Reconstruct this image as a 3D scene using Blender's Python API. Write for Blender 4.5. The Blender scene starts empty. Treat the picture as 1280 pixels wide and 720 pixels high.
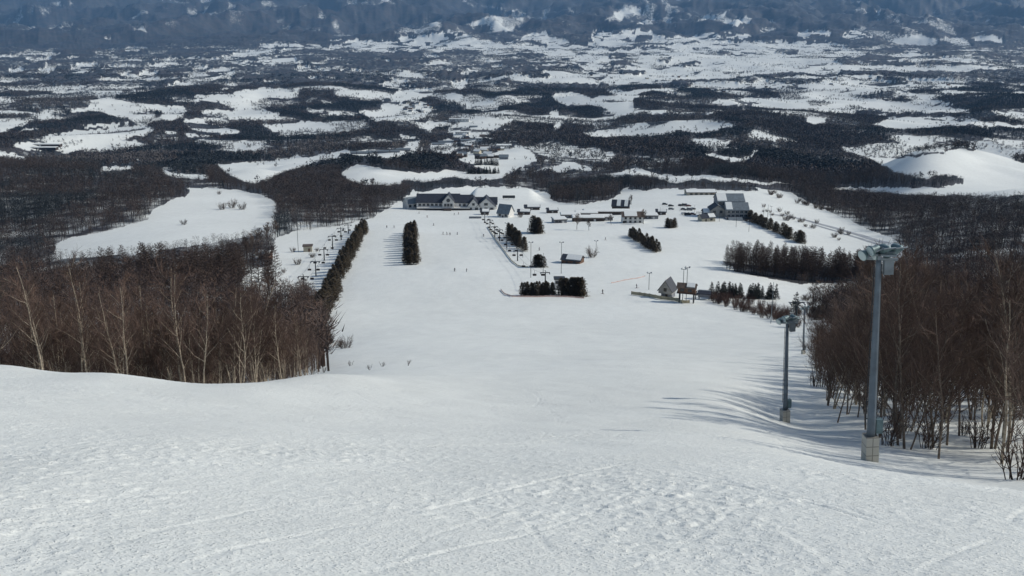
EXPOSURE = 0.04
import bpy, bmesh, math, random
import numpy as np
from mathutils import Vector, Matrix, Quaternion

random.seed(7)
RNG = np.random.default_rng(11)
SC = bpy.context.scene
COL = SC.collection
R = math.radians

# ------------------------------------------------------------------ camera geometry (photo pixels, 1280 x 720)
F, PX, PY, TH = 1155.0, 640.0, 290.0, R(14.0)
CT, ST = math.cos(TH), math.sin(TH)

def pix_dir(px, py):
    """x and z per metre of forward distance for a photo pixel"""
    cx = (px - PX) / F
    cy = (PY - py) / F
    y = CT + cy * ST
    return cx / y, (-ST + cy * CT) / y

def project(x, y, z):
    dep = np.maximum(y * CT - z * ST, 1e-3)
    up = y * ST + z * CT
    return PX + F * x / dep, PY - F * up / dep

# ------------------------------------------------------------------ noise
def _hash(ix, iy, seed):
    h = (ix.astype(np.int64) * 374761393 + iy.astype(np.int64) * 668265263 + seed * 974634777) & 0xFFFFFFFF
    h = ((h ^ (h >> 13)) * 1274126177) & 0xFFFFFFFF
    return ((h ^ (h >> 16)) & 0xFFFF) / 65535.0

def vnoise(x, y, seed=0):
    ix = np.floor(x); iy = np.floor(y)
    fx = x - ix; fy = y - iy
    fx = fx * fx * fx * (fx * (fx * 6 - 15) + 10); fy = fy * fy * fy * (fy * (fy * 6 - 15) + 10)
    a = _hash(ix, iy, seed); b = _hash(ix + 1, iy, seed)
    c = _hash(ix, iy + 1, seed); d = _hash(ix + 1, iy + 1, seed)
    return (a * (1 - fx) + b * fx) * (1 - fy) + (c * (1 - fx) + d * fx) * fy - 0.5

def fbm(x, y, seed=0, octv=4):
    s = 0.0; a = 1.0
    for k in range(octv):
        s = s + a * vnoise(x * 0.8 - y * 0.6 + 13.1 * k, x * 0.6 + y * 0.8 - 7.7 * k, seed + k)
        x, y = (x * 0.8 - y * 0.6) * 2.03, (x * 0.6 + y * 0.8) * 2.03
        a *= 0.5
    return s

def sstep(a, b, v):
    t = np.clip((v - a) / (b - a), 0, 1)
    return t * t * (3 - 2 * t)

# ------------------------------------------------------------------ terrain height
_CD = np.array([-30, 0, 10, 20, 40, 80, 120, 180, 250, 330, 450, 600, 720, 850, 950, 1500, 2100, 2900, 3900, 5400, 7800, 12500, 17000, 22000, 26000, 36000], float)
_CZ = np.array([11.5, -1.7, -6.0, -10.4, -19.2, -34.0, -48.5, -69.2, -90.3, -109, -127, -145, -158.3, -172.5, -184, -253, -309, -361, -400, -441, -467, -472, -306, 66, 500, 900], float)
_CL = np.log(_CD + 60.0)
_h = np.diff(_CL); _s = np.diff(_CZ) / _h
_m = np.zeros_like(_CZ)
_m[1:-1] = (_s[:-1] * _h[1:] + _s[1:] * _h[:-1]) / (_h[1:] + _h[:-1]); _m[0] = _s[0]; _m[-1] = _s[-1]

def centre_z(d):
    L = np.log(np.maximum(d, -55.0) + 60.0)
    i = np.clip(np.searchsorted(_CL, L) - 1, 0, len(_CL) - 2)
    h = _h[i]; t = (L - _CL[i]) / h
    t2 = t * t; t3 = t2 * t
    return (2*t3 - 3*t2 + 1) * _CZ[i] + (t3 - 2*t2 + t) * h * _m[i] + (-2*t3 + 3*t2) * _CZ[i+1] + (t3 - t2) * h * _m[i+1]

CTRL_P = [  # photo pixel seen at a forward distance
    (-250, 455, 48), (0, 458, 46), (150, 468, 45), (300, 481, 44), (400, 468, 61),
    (380, 365, 375), (100, 300, 560), (300, 240, 850), (200, 352, 380),
    (1087, 575, 38), (980, 525, 63), (1280, 602, 33), (1000, 350, 430), (1080, 352, 430), (1100, 305, 560),
    (1200, 185, 1270), (1285, 207, 1230), (1140, 198, 1180), (1200, 222, 1050), (1180, 240, 950), (1280, 238, 950),
    (470, 204, 1300), (400, 216, 1250), (560, 214, 1300), (470, 228, 1050),
    (615, 245, 905), (555, 247, 890), (665, 245.5, 900),
]
CTRL_Z = [  # photo column, forward distance, height
    (0, 10, -5.6), (0, 20, -9.4), (300, 20, -9.9), (-250, 20, -9.0),
    (0, 75, -37), (0, 130, -63), (0, 200, -87), (0, 300, -105), (0, 380, -122), (0, 550, -150),
    (200, 75, -36), (200, 130, -61), (200, 200, -85), (200, 300, -104),
    (300, 75, -34.5), (300, 130, -58), (300, 200, -82), (-250, 75, -37), (-250, 130, -62), (-250, 250, -96),
    (400, 130, -53.8), (400, 200, -77.8), (400, 300, -103),
    (1280, 20, -11.5), (1530, 34, -20), (1280, 96, -43.2), (1280, 150, -62.5), (1280, 250, -91.5), (1280, 400, -120), (1280, 600, -141), (1280, 800, -160),
    (0, 1000, -176), (-250, 1000, -170), (120, 1000, -183), (0, 1350, -255), (150, 1350, -250),
    (1070, 1180, -232), (1100, 1080, -222), (1180, 1600, -290), (1280, 1600, -290), (1090, 1600, -280), (615, 985, -203), (555, 985, -200), (665, 985, -203), (725, 900, -187), (725, 800, -172),
]
_pts = []
for px, py, d in CTRL_P:
    u, t = pix_dir(px, py); _pts.append((u * d, d, t * d))
for px, d, z in CTRL_Z:
    if z is None: z = float(centre_z(np.array([float(d)]))[0])
    _pts.append(((px - PX) / F * (d * CT - z * ST), d, z))
for px, d, off in [(1090,55,-2.3),(1190,45,-2.6),(1280,52,-2.8),(1200,66,-2.7),(1090,84,-2.5),(1190,92,-2.5),(1400,60,-2.8),(1090,112,-2.0),(1190,125,-2.2),(1040,46,-1.8),
                   (1000,38,-1.1),(920,46,-.7),(930,30,-.4),(1180,28,-1.7),(1280,24,-1.6),(980,86,-1.9),(1400,100,-2.6),(1400,40,-2.8),(930,66,-1.1),(1290,75,-2.6),(1060,30,-1.2)]:
    z = float(centre_z(np.array([float(d)]))[0]) + off; _pts.append(((px - PX) / F * (d * CT - z * ST), d, z))
_pts = np.array(_pts)
USC = 3.2
def _dom(x, d):
    return np.stack([x / (d + 20.0) * USC, np.log(d + 20.0)], -1)
_off = (_pts[:, 2] - centre_z(_pts[:, 1])) / (_pts[:, 1] + 20.0)
_nodes = list(_dom(_pts[:, 0], _pts[:, 1])); _vals = list(_off)
for dd in [-8, 3, 10, 20, 32, 42, 60, 84, 110, 140, 190, 250, 330, 430, 560, 700, 850, 1000, 1250, 1600, 2100, 2900, 4500, 8000, 15000, 30000]:
    for U in np.linspace(-0.75, 0.75, 13):
        q = np.array([U * USC, math.log(dd + 20.0)])
        if min(np.hypot(*(np.array(_nodes[:len(_pts)]) - q).T)) > 0.40:
            _nodes.append(q); _vals.append(0.0)
_nodes = np.array(_nodes); _vals = np.array(_vals)
def _kern(r):
    return np.exp(-(r / 0.42) ** 2) * 0.6 + np.exp(-(r / 0.16) ** 2) * 0.4
_K = _kern(np.linalg.norm(_nodes[:, None] - _nodes[None], axis=2)) + 2e-3 * np.eye(len(_nodes))
_W = np.linalg.solve(_K, _vals)

def hills(x, d):
    far = sstep(900, 1700, d)
    z = far * 15 * fbm(x / 330.0, d / 420.0, 3, 3)
    z = z + sstep(1150, 2600, d) * (1 - .35 * sstep(3500, 7000, d)) * (58 * fbm(x / 700.0, d / 900.0, 21, 3) + 26 * (.5 - np.abs(fbm(x / 420.0, d / 520.0, 25, 2)) * 2))
    z = z + sstep(930, 1080, d) * (1 - sstep(1500, 2000, d)) * 9 * fbm(x / 95.0, d / 120.0, 35, 2)
    mt = sstep(8500, 17000, d)
    r = 1 - np.abs(fbm(x / 3200.0, d / 3800.0, 41, 5)) * 2.2
    r2 = 1 - np.abs(fbm(x / 1100.0, d / 1700.0, 63, 5)) * 2.4
    z = z + mt * (430 * (r - 0.55) + 190 * (r2 - .6))
    return z

TRACKS = []          # ski tracks: filled below, ground space polylines
def relief(x, d):
    """snow relief of the piste close to the camera"""
    near = 1 - sstep(60, 260, d)
    z = near * (0.13 * fbm(x / 7.0, d / 9.0, 5, 3) + 0.030 * fbm(x / 1.4, d / 1.1, 9, 3))
    patch = np.clip(0.55 + 1.5 * fbm(x / 4.0, d / 5.0, 15, 2), 0.12, 1.4)
    n2 = 1 - sstep(16, 70, d)
    lump = np.maximum(fbm(x / 0.13, d / 0.14, 27, 3) - .06, 0) * 1.5 + 2.2 * np.maximum(vnoise(x / .21, d / .23, 29) - .30, 0)
    z = z + n2 * patch * (0.034 * lump + 0.014 * np.maximum(fbm(x / 0.09, d / 0.10, 33, 2), -.05))
    mid = sstep(50, 130, d) * (1 - sstep(420, 700, d))
    z = z + mid * (0.26 * fbm(x / 16.0, d / 26.0, 71, 3) + .10 * fbm(x / 11.0, d / 4.5, 75, 3))
    return z

def base_height(x, d):
    x = np.asarray(x, float); d = np.asarray(d, float)
    shp = x.shape; xf = x.ravel(); df = d.ravel()
    out = np.empty_like(xf)
    for a in range(0, xf.size, 100000):
        xs = xf[a:a+100000]; ds = df[a:a+100000]
        q = _dom(xs, np.maximum(ds, -17.0))
        r2 = ((q[:, None, :] - _nodes[None]) ** 2).sum(2)
        k = np.exp(-r2 / 0.42**2) * 0.6 + np.exp(-r2 / 0.16**2) * 0.4
        mound = 9.0 * sstep(775, 835, ds) * (1 - sstep(900, 925, ds)) * sstep(-46, -32, xs) * (1 - sstep(15, 33, xs)) * (1 - .004 * (xs + 15))
        out[a:a+100000] = mound + centre_z(ds) + (k @ _W) * (np.maximum(ds, -17.0) + 20.0) + hills(xs, ds)
    return out.reshape(shp)

def H(x, y):
    return float(base_height(np.array([x]), np.array([y]))[0]) + float(relief(np.array([x]), np.array([y]))[0])

_MARCH = np.exp(np.linspace(math.log(5), math.log(30000), 2600))
def at(px, py, dmin=5.0):
    """ground point met by a photo pixel's ray beyond dmin"""
    u, t = pix_dir(px, py)
    d = _MARCH[_MARCH > dmin]
    g = base_height(u * d, d) - t * d
    i = np.where((g[:-1] < 0) & (g[1:] >= 0))[0]
    if len(i) == 0:
        k = int(np.argmin(np.abs(g / d)))
        dd = d[k]
    else:
        k = i[0]; f = g[k] / (g[k] - g[k+1]); dd = d[k] + f * (d[k+1] - d[k])
    return Vector((u * dd, dd, float(base_height(np.array([u * dd]), np.array([dd]))[0])))

def px_m(p):
    """photo pixels per metre at a point"""
    return F / (p.y * CT - p.z * ST)
# ------------------------------------------------------------------ land cover, traced as outlines of fields and woods
SNOW = [  # (cover 0..1, outline) open fields among the woods
 (1,[(120,122),(145,122),(143,128),(122,127)]),
 (1,[(88,138),(105,134),(125,130),(130,131),(150,133),(183,136),(180,140),(196,142),(190,147),(170,149),(163,151),(155,147),(130,143),(125,139),(110,138),(92,141)]),
 (1,[(46,146),(55,138),(67,138),(66,144),(60,149),(47,151)]),
 (1,[(-60,120),(0,122),(10,123),(18,128),(0,128),(-60,127)]),
 (1,[(-40,150),(0,152),(15,151),(40,152),(35,156),(20,159),(10,164),(0,166),(-40,166)]),
 (1,[(24,163),(40,160),(50,160),(45,162),(25,164)]),
 (1,[(95,156),(120,155),(150,153),(157,152),(155,156),(140,160),(120,159),(100,159)]),
 (1,[(55,170),(75,165),(95,163),(130,162),(155,158),(180,157),(195,159),(190,165),(175,168),(155,171),(140,170),(110,171),(85,176),(65,176)]),
 (1,[(15,184),(30,177),(45,179),(80,180),(82,188),(35,187),(20,185)]),
 (1,[(75,190),(85,183),(105,180),(130,176),(150,175),(175,176),(177,183),(165,181),(145,180),(128,186),(110,185),(95,188),(80,193)]),
 (1,[(-60,188),(0,190),(10,191),(30,197),(38,201),(20,198),(0,198),(-60,198)]),
 (1,[(120,213),(135,208),(160,207),(173,209),(165,212),(140,213.5)]),
 (1,[(195,212),(215,214),(245,218),(262,221),(255,227),(240,225),(220,220),(205,216)]),
 (1,[(202,140),(215,133),(230,131),(235,138),(228,145),(215,151),(206,150)]),
 (1,[(228,151),(245,149),(258,151),(262,156),(285,161),(303,165),(295,168),(270,168),(240,163),(232,156)]),
 (1,[(230,165),(250,170),(267,170),(262,172),(235,172)]),
 (1,[(205,162),(225,168),(215,169),(207,166)]),
 (1,[(235,124),(245,120),(260,119),(275,119),(290,118),(300,115),(320,112),(350,111.5),(375,113.5),(372,121),(350,123),(335,122),(325,127),(300,130),(285,130),(265,128),(255,126),(245,130)]),
 (.9,[(250,140),(260,138),(275,138),(300,140),(320,139),(335,140),(350,141),(345,146),(330,149),(320,150),(305,150),(290,150),(270,147),(255,143)]),
 (1,[(290,182),(305,180),(320,179),(330,183),(320,188),(300,187)]),
 (1,[(268,204),(320,203),(360,199),(390,195),(420,190),(440,188),(425,197),(400,201),(385,206),(365,213),(345,219),(325,228),(310,228),(290,221),(278,212)]),
 (.95,[(430,190),(470,189),(485,190),(500,186),(515,181),(520,175),(510,172),(500,168),(505,166),(515,170),(525,178),(520,190),(510,193),(490,197),(480,198),(470,195),(440,194)]),
 (1,[(327,157),(340,155),(370,154),(395,152),(408,153),(420,158),(425,160),(400,163),(375,164),(355,166),(340,165),(330,160)]),
 (1,[(380,137),(395,137),(410,142),(405,144),(385,140)]),
 (.92,[(415,115),(425,113),(450,114),(470,115),(480,117),(490,118),(500,114),(520,112),(538,111),(545,116),(543,120),(530,122),(520,126),(535,132),(545,133),(540,140),(530,146),(520,150),(500,150),(480,150),(470,151),(455,145),(448,140),(465,138),(480,135),(470,132),(480,126),(470,122),(450,120),(430,121),(420,119)]),
 (.9,[(535,150),(545,152),(547,158),(535,164),(523,160),(525,155)]),
 (.95,[(565,155),(580,148),(600,147),(625,148),(640,149),(637,152),(625,157),(615,163),(600,162),(580,160),(575,163),(600,166),(615,168),(590,172),(565,171),(560,163)]),
 (1,[(588,131),(600,128),(625,128),(623,137),(605,139),(590,136)]),
 (.93,[(535,180),(560,175),(600,175),(615,180),(640,176),(648,180),(660,188),(672,200),(660,206),(640,215),(625,217),(610,216),(590,205),(575,200),(565,192),(545,190),(538,186)]),
 (1,[(425,216),(435,210),(450,206),(465,207),(490,212),(505,216),(530,215),(560,214),(580,216),(600,217),(615,216),(635,216),(625,222),(605,226),(590,225),(570,223),(550,226),(530,227),(505,227),(500,232),(480,232),(460,231),(440,227),(428,222)]),
 (1,[(688,120),(700,118),(715,117),(730,118),(740,122),(755,120),(770,120),(790,124),(792,135),(785,143),(775,145),(765,140),(752,134),(735,131),(720,132),(708,133),(700,128)]),
 (1,[(765,117),(790,115),(810,111),(830,109),(850,111),(840,115),(815,118),(805,121),(790,126),(775,121)]),
 (.9,[(813,140),(835,138),(828,142),(815,143)]),
 (.95,[(840,160),(850,155),(860,151),(880,153),(900,155),(917,153),(915,158),(900,160),(897,164),(880,166),(865,165),(850,163)]),
 (.9,[(875,143),(890,140),(893,142),(880,144)]),
 (1,[(887,130),(900,125),(925,123),(945,121),(985,124),(1005,124),(1010,121),(1060,121),(1085,124),(1120,127),(1160,132),(1205,136),(1215,141),(1180,141),(1150,141),(1110,140),(1080,137),(1060,140),(1030,139),(1005,137),(985,137),(945,134),(925,131),(900,131)]),
 (.95,[(728,165),(745,164),(765,164),(780,168),(770,171),(755,172),(740,171)]),
 (.9,[(778,163),(790,157),(805,152),(810,155),(800,162),(785,168),(775,167)]),
 (.9,[(690,158),(700,152),(706,154),(700,160),(692,163)]),
 (1,[(686,141),(700,138),(698,144),(690,145)]),
 (.8,[(860,173),(880,173),(900,176),(915,177),(905,182),(890,180),(870,178)]),
 (1,[(875,191),(890,192),(905,195),(925,197),(935,194),(945,189),(950,188),(945,193),(930,201),(915,203),(900,198),(885,195)]),
 (.62,[(655,183),(680,177),(700,180),(735,185),(765,189),(770,196),(755,201),(720,199),(690,197),(665,190)]),
 (.42,[(775,195),(800,193),(830,198),(860,203),(850,208),(815,212),(790,207)]),
 (1,[(690,208),(702,204),(720,204),(735,209),(745,214),(760,217),(780,212),(800,210),(808,213),(820,216),(840,218),(870,219),(895,219),(920,224),(960,227),(1000,230),(960,230),(925,228),(900,226),(880,225),(860,226),(840,228),(825,222),(800,219),(780,219),(765,221),(750,219),(735,214),(720,212),(705,215),(695,214)]),
 (.9,[(1000,116),(1050,115),(1065,118),(1040,120),(1000,121)]),
 (.9,[(1005,149),(1015,147),(1033,148),(1030,153),(1020,156),(1008,153)]),
 (1,[(1090,156),(1105,149),(1125,146),(1150,145),(1180,145),(1205,149),(1235,152),(1280,156),(1400,158),(1400,163),(1280,160),(1240,158),(1215,156),(1190,158),(1170,159),(1150,160),(1130,161),(1110,160)]),
 (.9,[(1110,118),(1140,117),(1170,118),(1165,123),(1180,128),(1195,131),(1185,132),(1150,127),(1125,121)]),
 (.9,[(1250,136),(1280,136),(1350,137),(1350,145),(1255,144),(1248,140)]),
 (.68,[(1050,184),(1075,182),(1110,178),(1130,177),(1160,180),(1195,183),(1180,189),(1140,193),(1110,197),(1080,195),(1060,189)]),
 (1,[(1080,196),(1110,198),(1145,195),(1180,190),(1205,185),(1225,187),(1245,191),(1265,197),(1280,203),(1400,225),(1400,245),(1280,245),(1230,243),(1200,240),(1185,235),(1160,224),(1140,218),(1120,215),(1105,208),(1090,200)]),
 (.40,[(1215,182),(1240,167),(1280,164),(1350,164),(1350,210),(1280,200),(1260,192),(1230,185)]),
 # far plain
 (1,[(28,73),(40,74),(63,71),(63,76),(45,77),(35,76)]),
 (1,[(10,87),(20,84),(28,87),(22,91),(12,90)]),
 (.8,[(48,86),(60,84),(72,83),(70,88),(62,93),(50,91)]),
 (1,[(83,92),(90,83),(100,80),(122,80),(122,84),(115,88),(105,92),(90,92)]),
 (1,[(122,84),(140,83),(168,81),(160,84),(140,87),(125,87)]),
 (1,[(148,94),(160,93),(172,96),(175,91),(190,88),(198,93),(182,97),(165,100),(152,98)]),
 (1,[(157,75),(165,73),(190,75),(205,75),(230,72),(252,72),(253,76),(235,77),(205,77),(165,77)]),
 (1,[(181,81),(200,79),(230,79),(245,78),(230,84),(212,87),(190,84)]),
 (1,[(215,107),(228,99),(225,95),(250,94),(265,88),(285,87),(298,91),(290,98),(270,100),(250,104),(230,107)]),
 (1,[(244,88),(262,82),(266,84),(255,88),(245,89)]),
 (1,[(273,113),(283,106),(300,104),(295,110),(280,113)]),
 (1,[(272,74),(290,70),(302,65),(322,62),(322,56),(345,55),(400,56),(405,60),(380,62),(365,64),(345,68),(320,70),(300,74),(285,76)]),
 (1,[(290,80),(320,77),(320,82),(300,83)]),
 (1,[(410,58),(430,54),(445,50),(460,54),(465,52),(495,50),(500,46),(530,46),(545,42),(560,39),(568,43),(585,45),(600,51),(620,53),(640,50),(640,58),(620,62),(625,67),(610,66),(595,63),(580,62),(560,63),(545,60),(525,63),(515,66),(500,62),(480,66),(465,65),(445,64),(440,60),(415,62)]),
 (1,[(410,52),(425,48),(430,49),(420,52)]),
 (1,[(320,73),(345,72),(367,72),(372,77),(385,79),(385,82),(365,80),(340,82),(320,83)]),
 (1,[(365,88),(380,84),(395,84),(407,87),(395,90),(375,90)]),
 (1,[(402,75),(415,73),(428,73),(420,77),(405,77)]),
 (1,[(528,70),(540,69),(550,71),(545,73),(532,72)]),
 (.9,[(475,73),(488,74),(485,77),(477,76)]),
 (.9,[(424,88),(432,87),(434,90),(426,91)]), (.9,[(440,89),(453,88),(451,91),(441,91)]),
 (1,[(383,97),(400,97),(398,99),(385,99)]),
 (1,[(470,107),(485,102),(500,105),(520,110),(505,112),(485,110)]),
 (.8,[(565,102),(585,100),(588,107),(575,113),(565,108)]),
 (.9,[(570,91),(590,91),(590,94),(572,94)]),
 (1,[(633,93),(640,91),(675,98),(675,105),(640,104)]),
 (1,[(738,40),(745,37),(760,38),(775,40),(785,38),(790,35),(805,35),(815,40),(820,45),(835,47),(855,46),(870,44),(885,42),(910,41),(935,43),(942,48),(960,53),(975,52),(1015,52),(1030,52),(1055,57),(1055,62),(1060,65),(1085,66),(1080,70),(1060,75),(1050,73),(1035,76),(1055,81),(1045,88),(1060,100),(1090,100),(1120,102),(1150,99),(1180,97),(1195,101),(1208,103),(1205,108),(1190,110),(1150,112),(1110,113),(1060,113),(1000,112),(960,110),(900,112),(850,110),(800,112),(765,117),(755,112),(745,106),(700,105),(665,105),(690,95),(735,93),(728,86),(700,77),(680,68),(655,62),(640,60),(640,55),(655,45),(665,42),(685,40),(690,47),(710,52),(725,55),(745,55),(740,48)]),
 (1,[(1110,70),(1130,67),(1165,69),(1168,71),(1140,73),(1115,72)]),
 (1,[(1172,73),(1190,71),(1215,72),(1225,79),(1210,80),(1195,77),(1180,76)]),
 (1,[(1183,87),(1195,83),(1212,84),(1205,89),(1190,91)]),
 (1,[(992,43),(1000,40),(1012,39),(1040,41),(1038,46),(1020,48),(1000,47)]),
 (1,[(1050,44),(1060,40),(1075,40),(1090,45),(1080,48),(1065,51),(1055,48)]),
 (.62,[(1115,52),(1130,46),(1150,44),(1165,49),(1175,55),(1160,58),(1130,56)]),
 (.62,[(1175,50),(1190,45),(1205,49),(1218,58),(1205,61),(1190,55)]),
 (.9,[(1218,48),(1230,45),(1255,47),(1255,54),(1245,54),(1235,50),(1222,52)]),
 (1,[(1270,54),(1280,51),(1340,51),(1340,57),(1280,56)]),
 (.8,[(1228,25),(1242,25),(1242,28),(1230,28)]), (.8,[(1155,12),(1175,15),(1178,17),(1160,14)]),
 (.8,[(1090,14),(1105,8),(1103,11),(1095,14)]), (.8,[(1068,0),(1078,0),(1072,6)]),
 # pale slopes of the far hills
 (.5,[(527,27),(535,19),(550,22),(555,32),(545,40),(535,35)]), (.45,[(490,38),(510,30),(530,30),(550,38),(530,43),(500,44)]),
 (.75,[(598,26),(610,20),(625,19),(640,20),(640,38),(620,37),(605,33),(592,33)]),
 (.7,[(445,7),(460,0),(470,3),(472,0),(500,0),(505,5),(490,4),(470,6)]), (.7,[(570,0),(590,3),(605,6),(625,8),(640,10),(610,11),(590,8)]),
 (.75,[(755,25),(765,17),(775,13),(795,10),(812,15),(810,19),(795,18),(785,23),(775,28),(765,26)]),
 (.65,[(735,22),(750,16),(755,17),(745,21)]), (.85,[(865,27),(885,20),(895,21),(905,15),(910,14),(905,20),(890,26)]),
 (.95,[(900,30),(915,22),(930,20),(942,21),(935,28),(932,35),(920,33)]), (.95,[(795,28),(820,25),(823,29),(815,33),(800,30)]),
 (.9,[(830,33),(847,32),(845,36)]), (.55,[(905,12),(930,5),(945,3),(950,6),(930,10)]), (.7,[(712,7),(720,18),(718,20),(712,12)]),
 (.7,[(640,10),(655,17),(655,30),(640,38)]), (.9,[(948,27),(960,25),(972,27),(960,29)]), (.9,[(945,37),(960,35),(972,36),(960,40),(948,40)]),
 (.3,[(75,37),(85,30),(98,30),(95,38),(80,40)]), (.6,[(165,38),(172,34),(184,40),(180,43)]),
 (.7,[(125,47),(137,45),(138,50),(128,50)]), (.7,[(155,63),(165,59),(185,60),(178,63),(158,65)]), (.6,[(15,68),(40,63),(60,62),(75,60),(60,67),(30,70)]),
 (.5,[(120,68),(135,61),(150,60),(140,67),(125,70)]), (.45,[(200,12),(215,8),(212,15),(203,17)]), (.7,[(190,0),(230,0),(245,3),(215,4)]), (.6,[(70,3),(95,2),(95,5),(75,5)]),
 (.7,[(15,23),(25,20),(23,23)]), (.7,[(437,19),(450,16),(450,18),(438,21)]), (.6,[(980,6),(992,4),(993,7),(983,8)]),
]
WOOD = [  # woods cut out of the fields above and out of the piste
 [(640,68),(660,69),(675,76),(690,80),(700,80),(722,80),(731,87),(725,92),(700,93),(680,89),(655,88),(640,90)],
 [(763,68),(775,65),(785,70),(803,71),(800,76),(785,77),(785,81),(805,84),(812,88),(800,95),(785,95),(775,90),(755,87),(768,84)],
 [(835,84),(855,78),(870,76),(880,75),(875,79),(855,84)], [(820,78),(822,67),(835,70),(840,74),(830,79)],
 [(745,113),(750,105),(770,108),(800,106),(820,102),(860,101),(900,100),(940,95),(950,92),(965,94),(965,98),(940,103),(900,105),(860,108),(830,111),(800,113)],
 [(805,115),(815,114),(870,116),(885,119),(870,124),(830,127),(800,130),(793,133),(792,125)],
 [(740,55),(750,58),(770,60),(790,57),(780,56),(790,52),(800,44),(815,45),(818,49),(810,54),(830,54),(870,51),(875,54),(840,56),(800,59),(765,63),(750,60)],
 [(880,52),(900,49),(925,48),(960,48),(960,53),(930,51),(900,52)], [(645,52),(665,50),(690,57),(685,59),(665,56),(645,55)],
 [(890,66),(905,64),(915,67),(900,70),(880,70)], [(900,91),(930,90),(930,95),(905,95)], [(695,38),(740,36),(745,40),(735,48),(715,47),(700,45)],
 [(815,36),(830,33),(855,38),(865,45),(855,47),(835,45),(820,42)], [(968,65),(975,62),(1000,62),(995,67),(970,68)],
 [(960,92),(990,90),(1020,94),(1045,96),(1050,92),(1100,85),(1150,83),(1170,85),(1185,92),(1192,98),(1170,100),(1150,98),(1120,101),(1095,100),(1060,100),(1040,98),(1020,104),(1000,104),(960,103)],
 [(1030,83),(1055,80),(1070,80),(1090,82),(1060,86),(1045,89)], [(1005,127),(1020,126),(1050,129),(1030,133),(1012,133)],
 [(560,192),(575,187),(590,181),(595,186),(590,193),(570,196)], [(605,185),(620,182),(622,190),(610,192)], [(340,60),(355,59),(356,63),(346,65)],
 # the woods round the resort
 [(-320,190),(0,195),(60,208),(120,214),(170,215),(215,225),(238,238),(232,246),(205,254),(190,262),(185,275),(130,290),(90,297),(70,305),(66,322),(110,322),(200,313),(262,304),(302,297),(338,290),(345,304),(340,330),(305,345),(300,362),(350,378),(385,392),(404,430),(412,468),(300,484),(0,462),(-320,458)],
 [(170,213),(230,222),(300,228),(325,230),(360,224),(400,227),(430,230),(470,231),(530,230),(570,233),(555,236),(520,240),(500,252),(465,272),(430,281),(365,290),(345,298),(344,271),(346,253),(323,243),(292,236),(240,234),(205,225)],
 [(660,222),(690,218),(720,214),(750,215),(775,222),(780,235),(765,248),(745,253),(720,256),(690,250),(684,240),(665,235)],
 [(780,236),(800,226),(830,222),(845,234),(790,238)], [(845,228),(870,226),(900,226),(930,230),(945,235),(950,239),(920,239),(900,237),(870,236),(845,236)],
 [(945,234),(990,242),(1015,255),(1045,269),(1085,287),(1122,302),(1130,320),(1100,345),(1080,356),(1050,366),(1012,388),(1006,420),(1010,440),(1000,470),(998,505),(1030,520),(1060,533),(1100,548),(1150,570),(1280,600),(1600,655),(1600,225),(1280,244),(1130,243),(1000,233)],
 [(915,330),(1085,335),(1085,351),(1000,355),(918,340)],
 [(1160,226),(1170,218),(1190,219),(1205,222),(1200,230),(1175,232)],
]
MX0, MY0, MS = -320, -60, 2
MW, MH = 1920 * MS, 820 * MS
def fill_poly(img, poly, val):
    P = (np.array(poly, float) - (MX0, MY0)) * MS
    y0 = max(int(P[:, 1].min()), 0); y1 = min(int(P[:, 1].max()) + 1, MH - 1)
    x0 = max(int(P[:, 0].min()), 0); x1 = min(int(P[:, 0].max()) + 1, MW - 1)
    if x1 <= x0 or y1 < y0: return
    X = np.arange(x0, x1 + 1) + 0.5
    for yy in range(y0, y1 + 1):
        yc = yy + 0.5
        inside = np.zeros(X.shape, bool)
        for a, b in zip(P, np.roll(P, -1, 0)):
            if (a[1] > yc) != (b[1] > yc):
                inside ^= X < (b[0] - a[0]) * (yc - a[1]) / (b[1] - a[1]) + a[0]
        img[yy, x0:x1 + 1][inside] = val
cover = np.zeros((MH, MW), np.float32)
cover[int((234 - MY0) * MS):, :] = 1.0
for v, p in SNOW: fill_poly(cover, p, v)
for p in WOOD: fill_poly(cover, p, 0.0)
cover0 = cover
def blur(a):
    for ax in (0, 1):
        a = (np.roll(a, 1, ax) + 2 * a + np.roll(a, -1, ax)) * 0.25
    return a
cover = blur(cover)

def cover_at(px, py):
    j = np.clip(((px - MX0) * MS).astype(int), 0, MW - 1); i = np.clip(((py - MY0) * MS).astype(int), 0, MH - 1)
    return cover[i, j]

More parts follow.
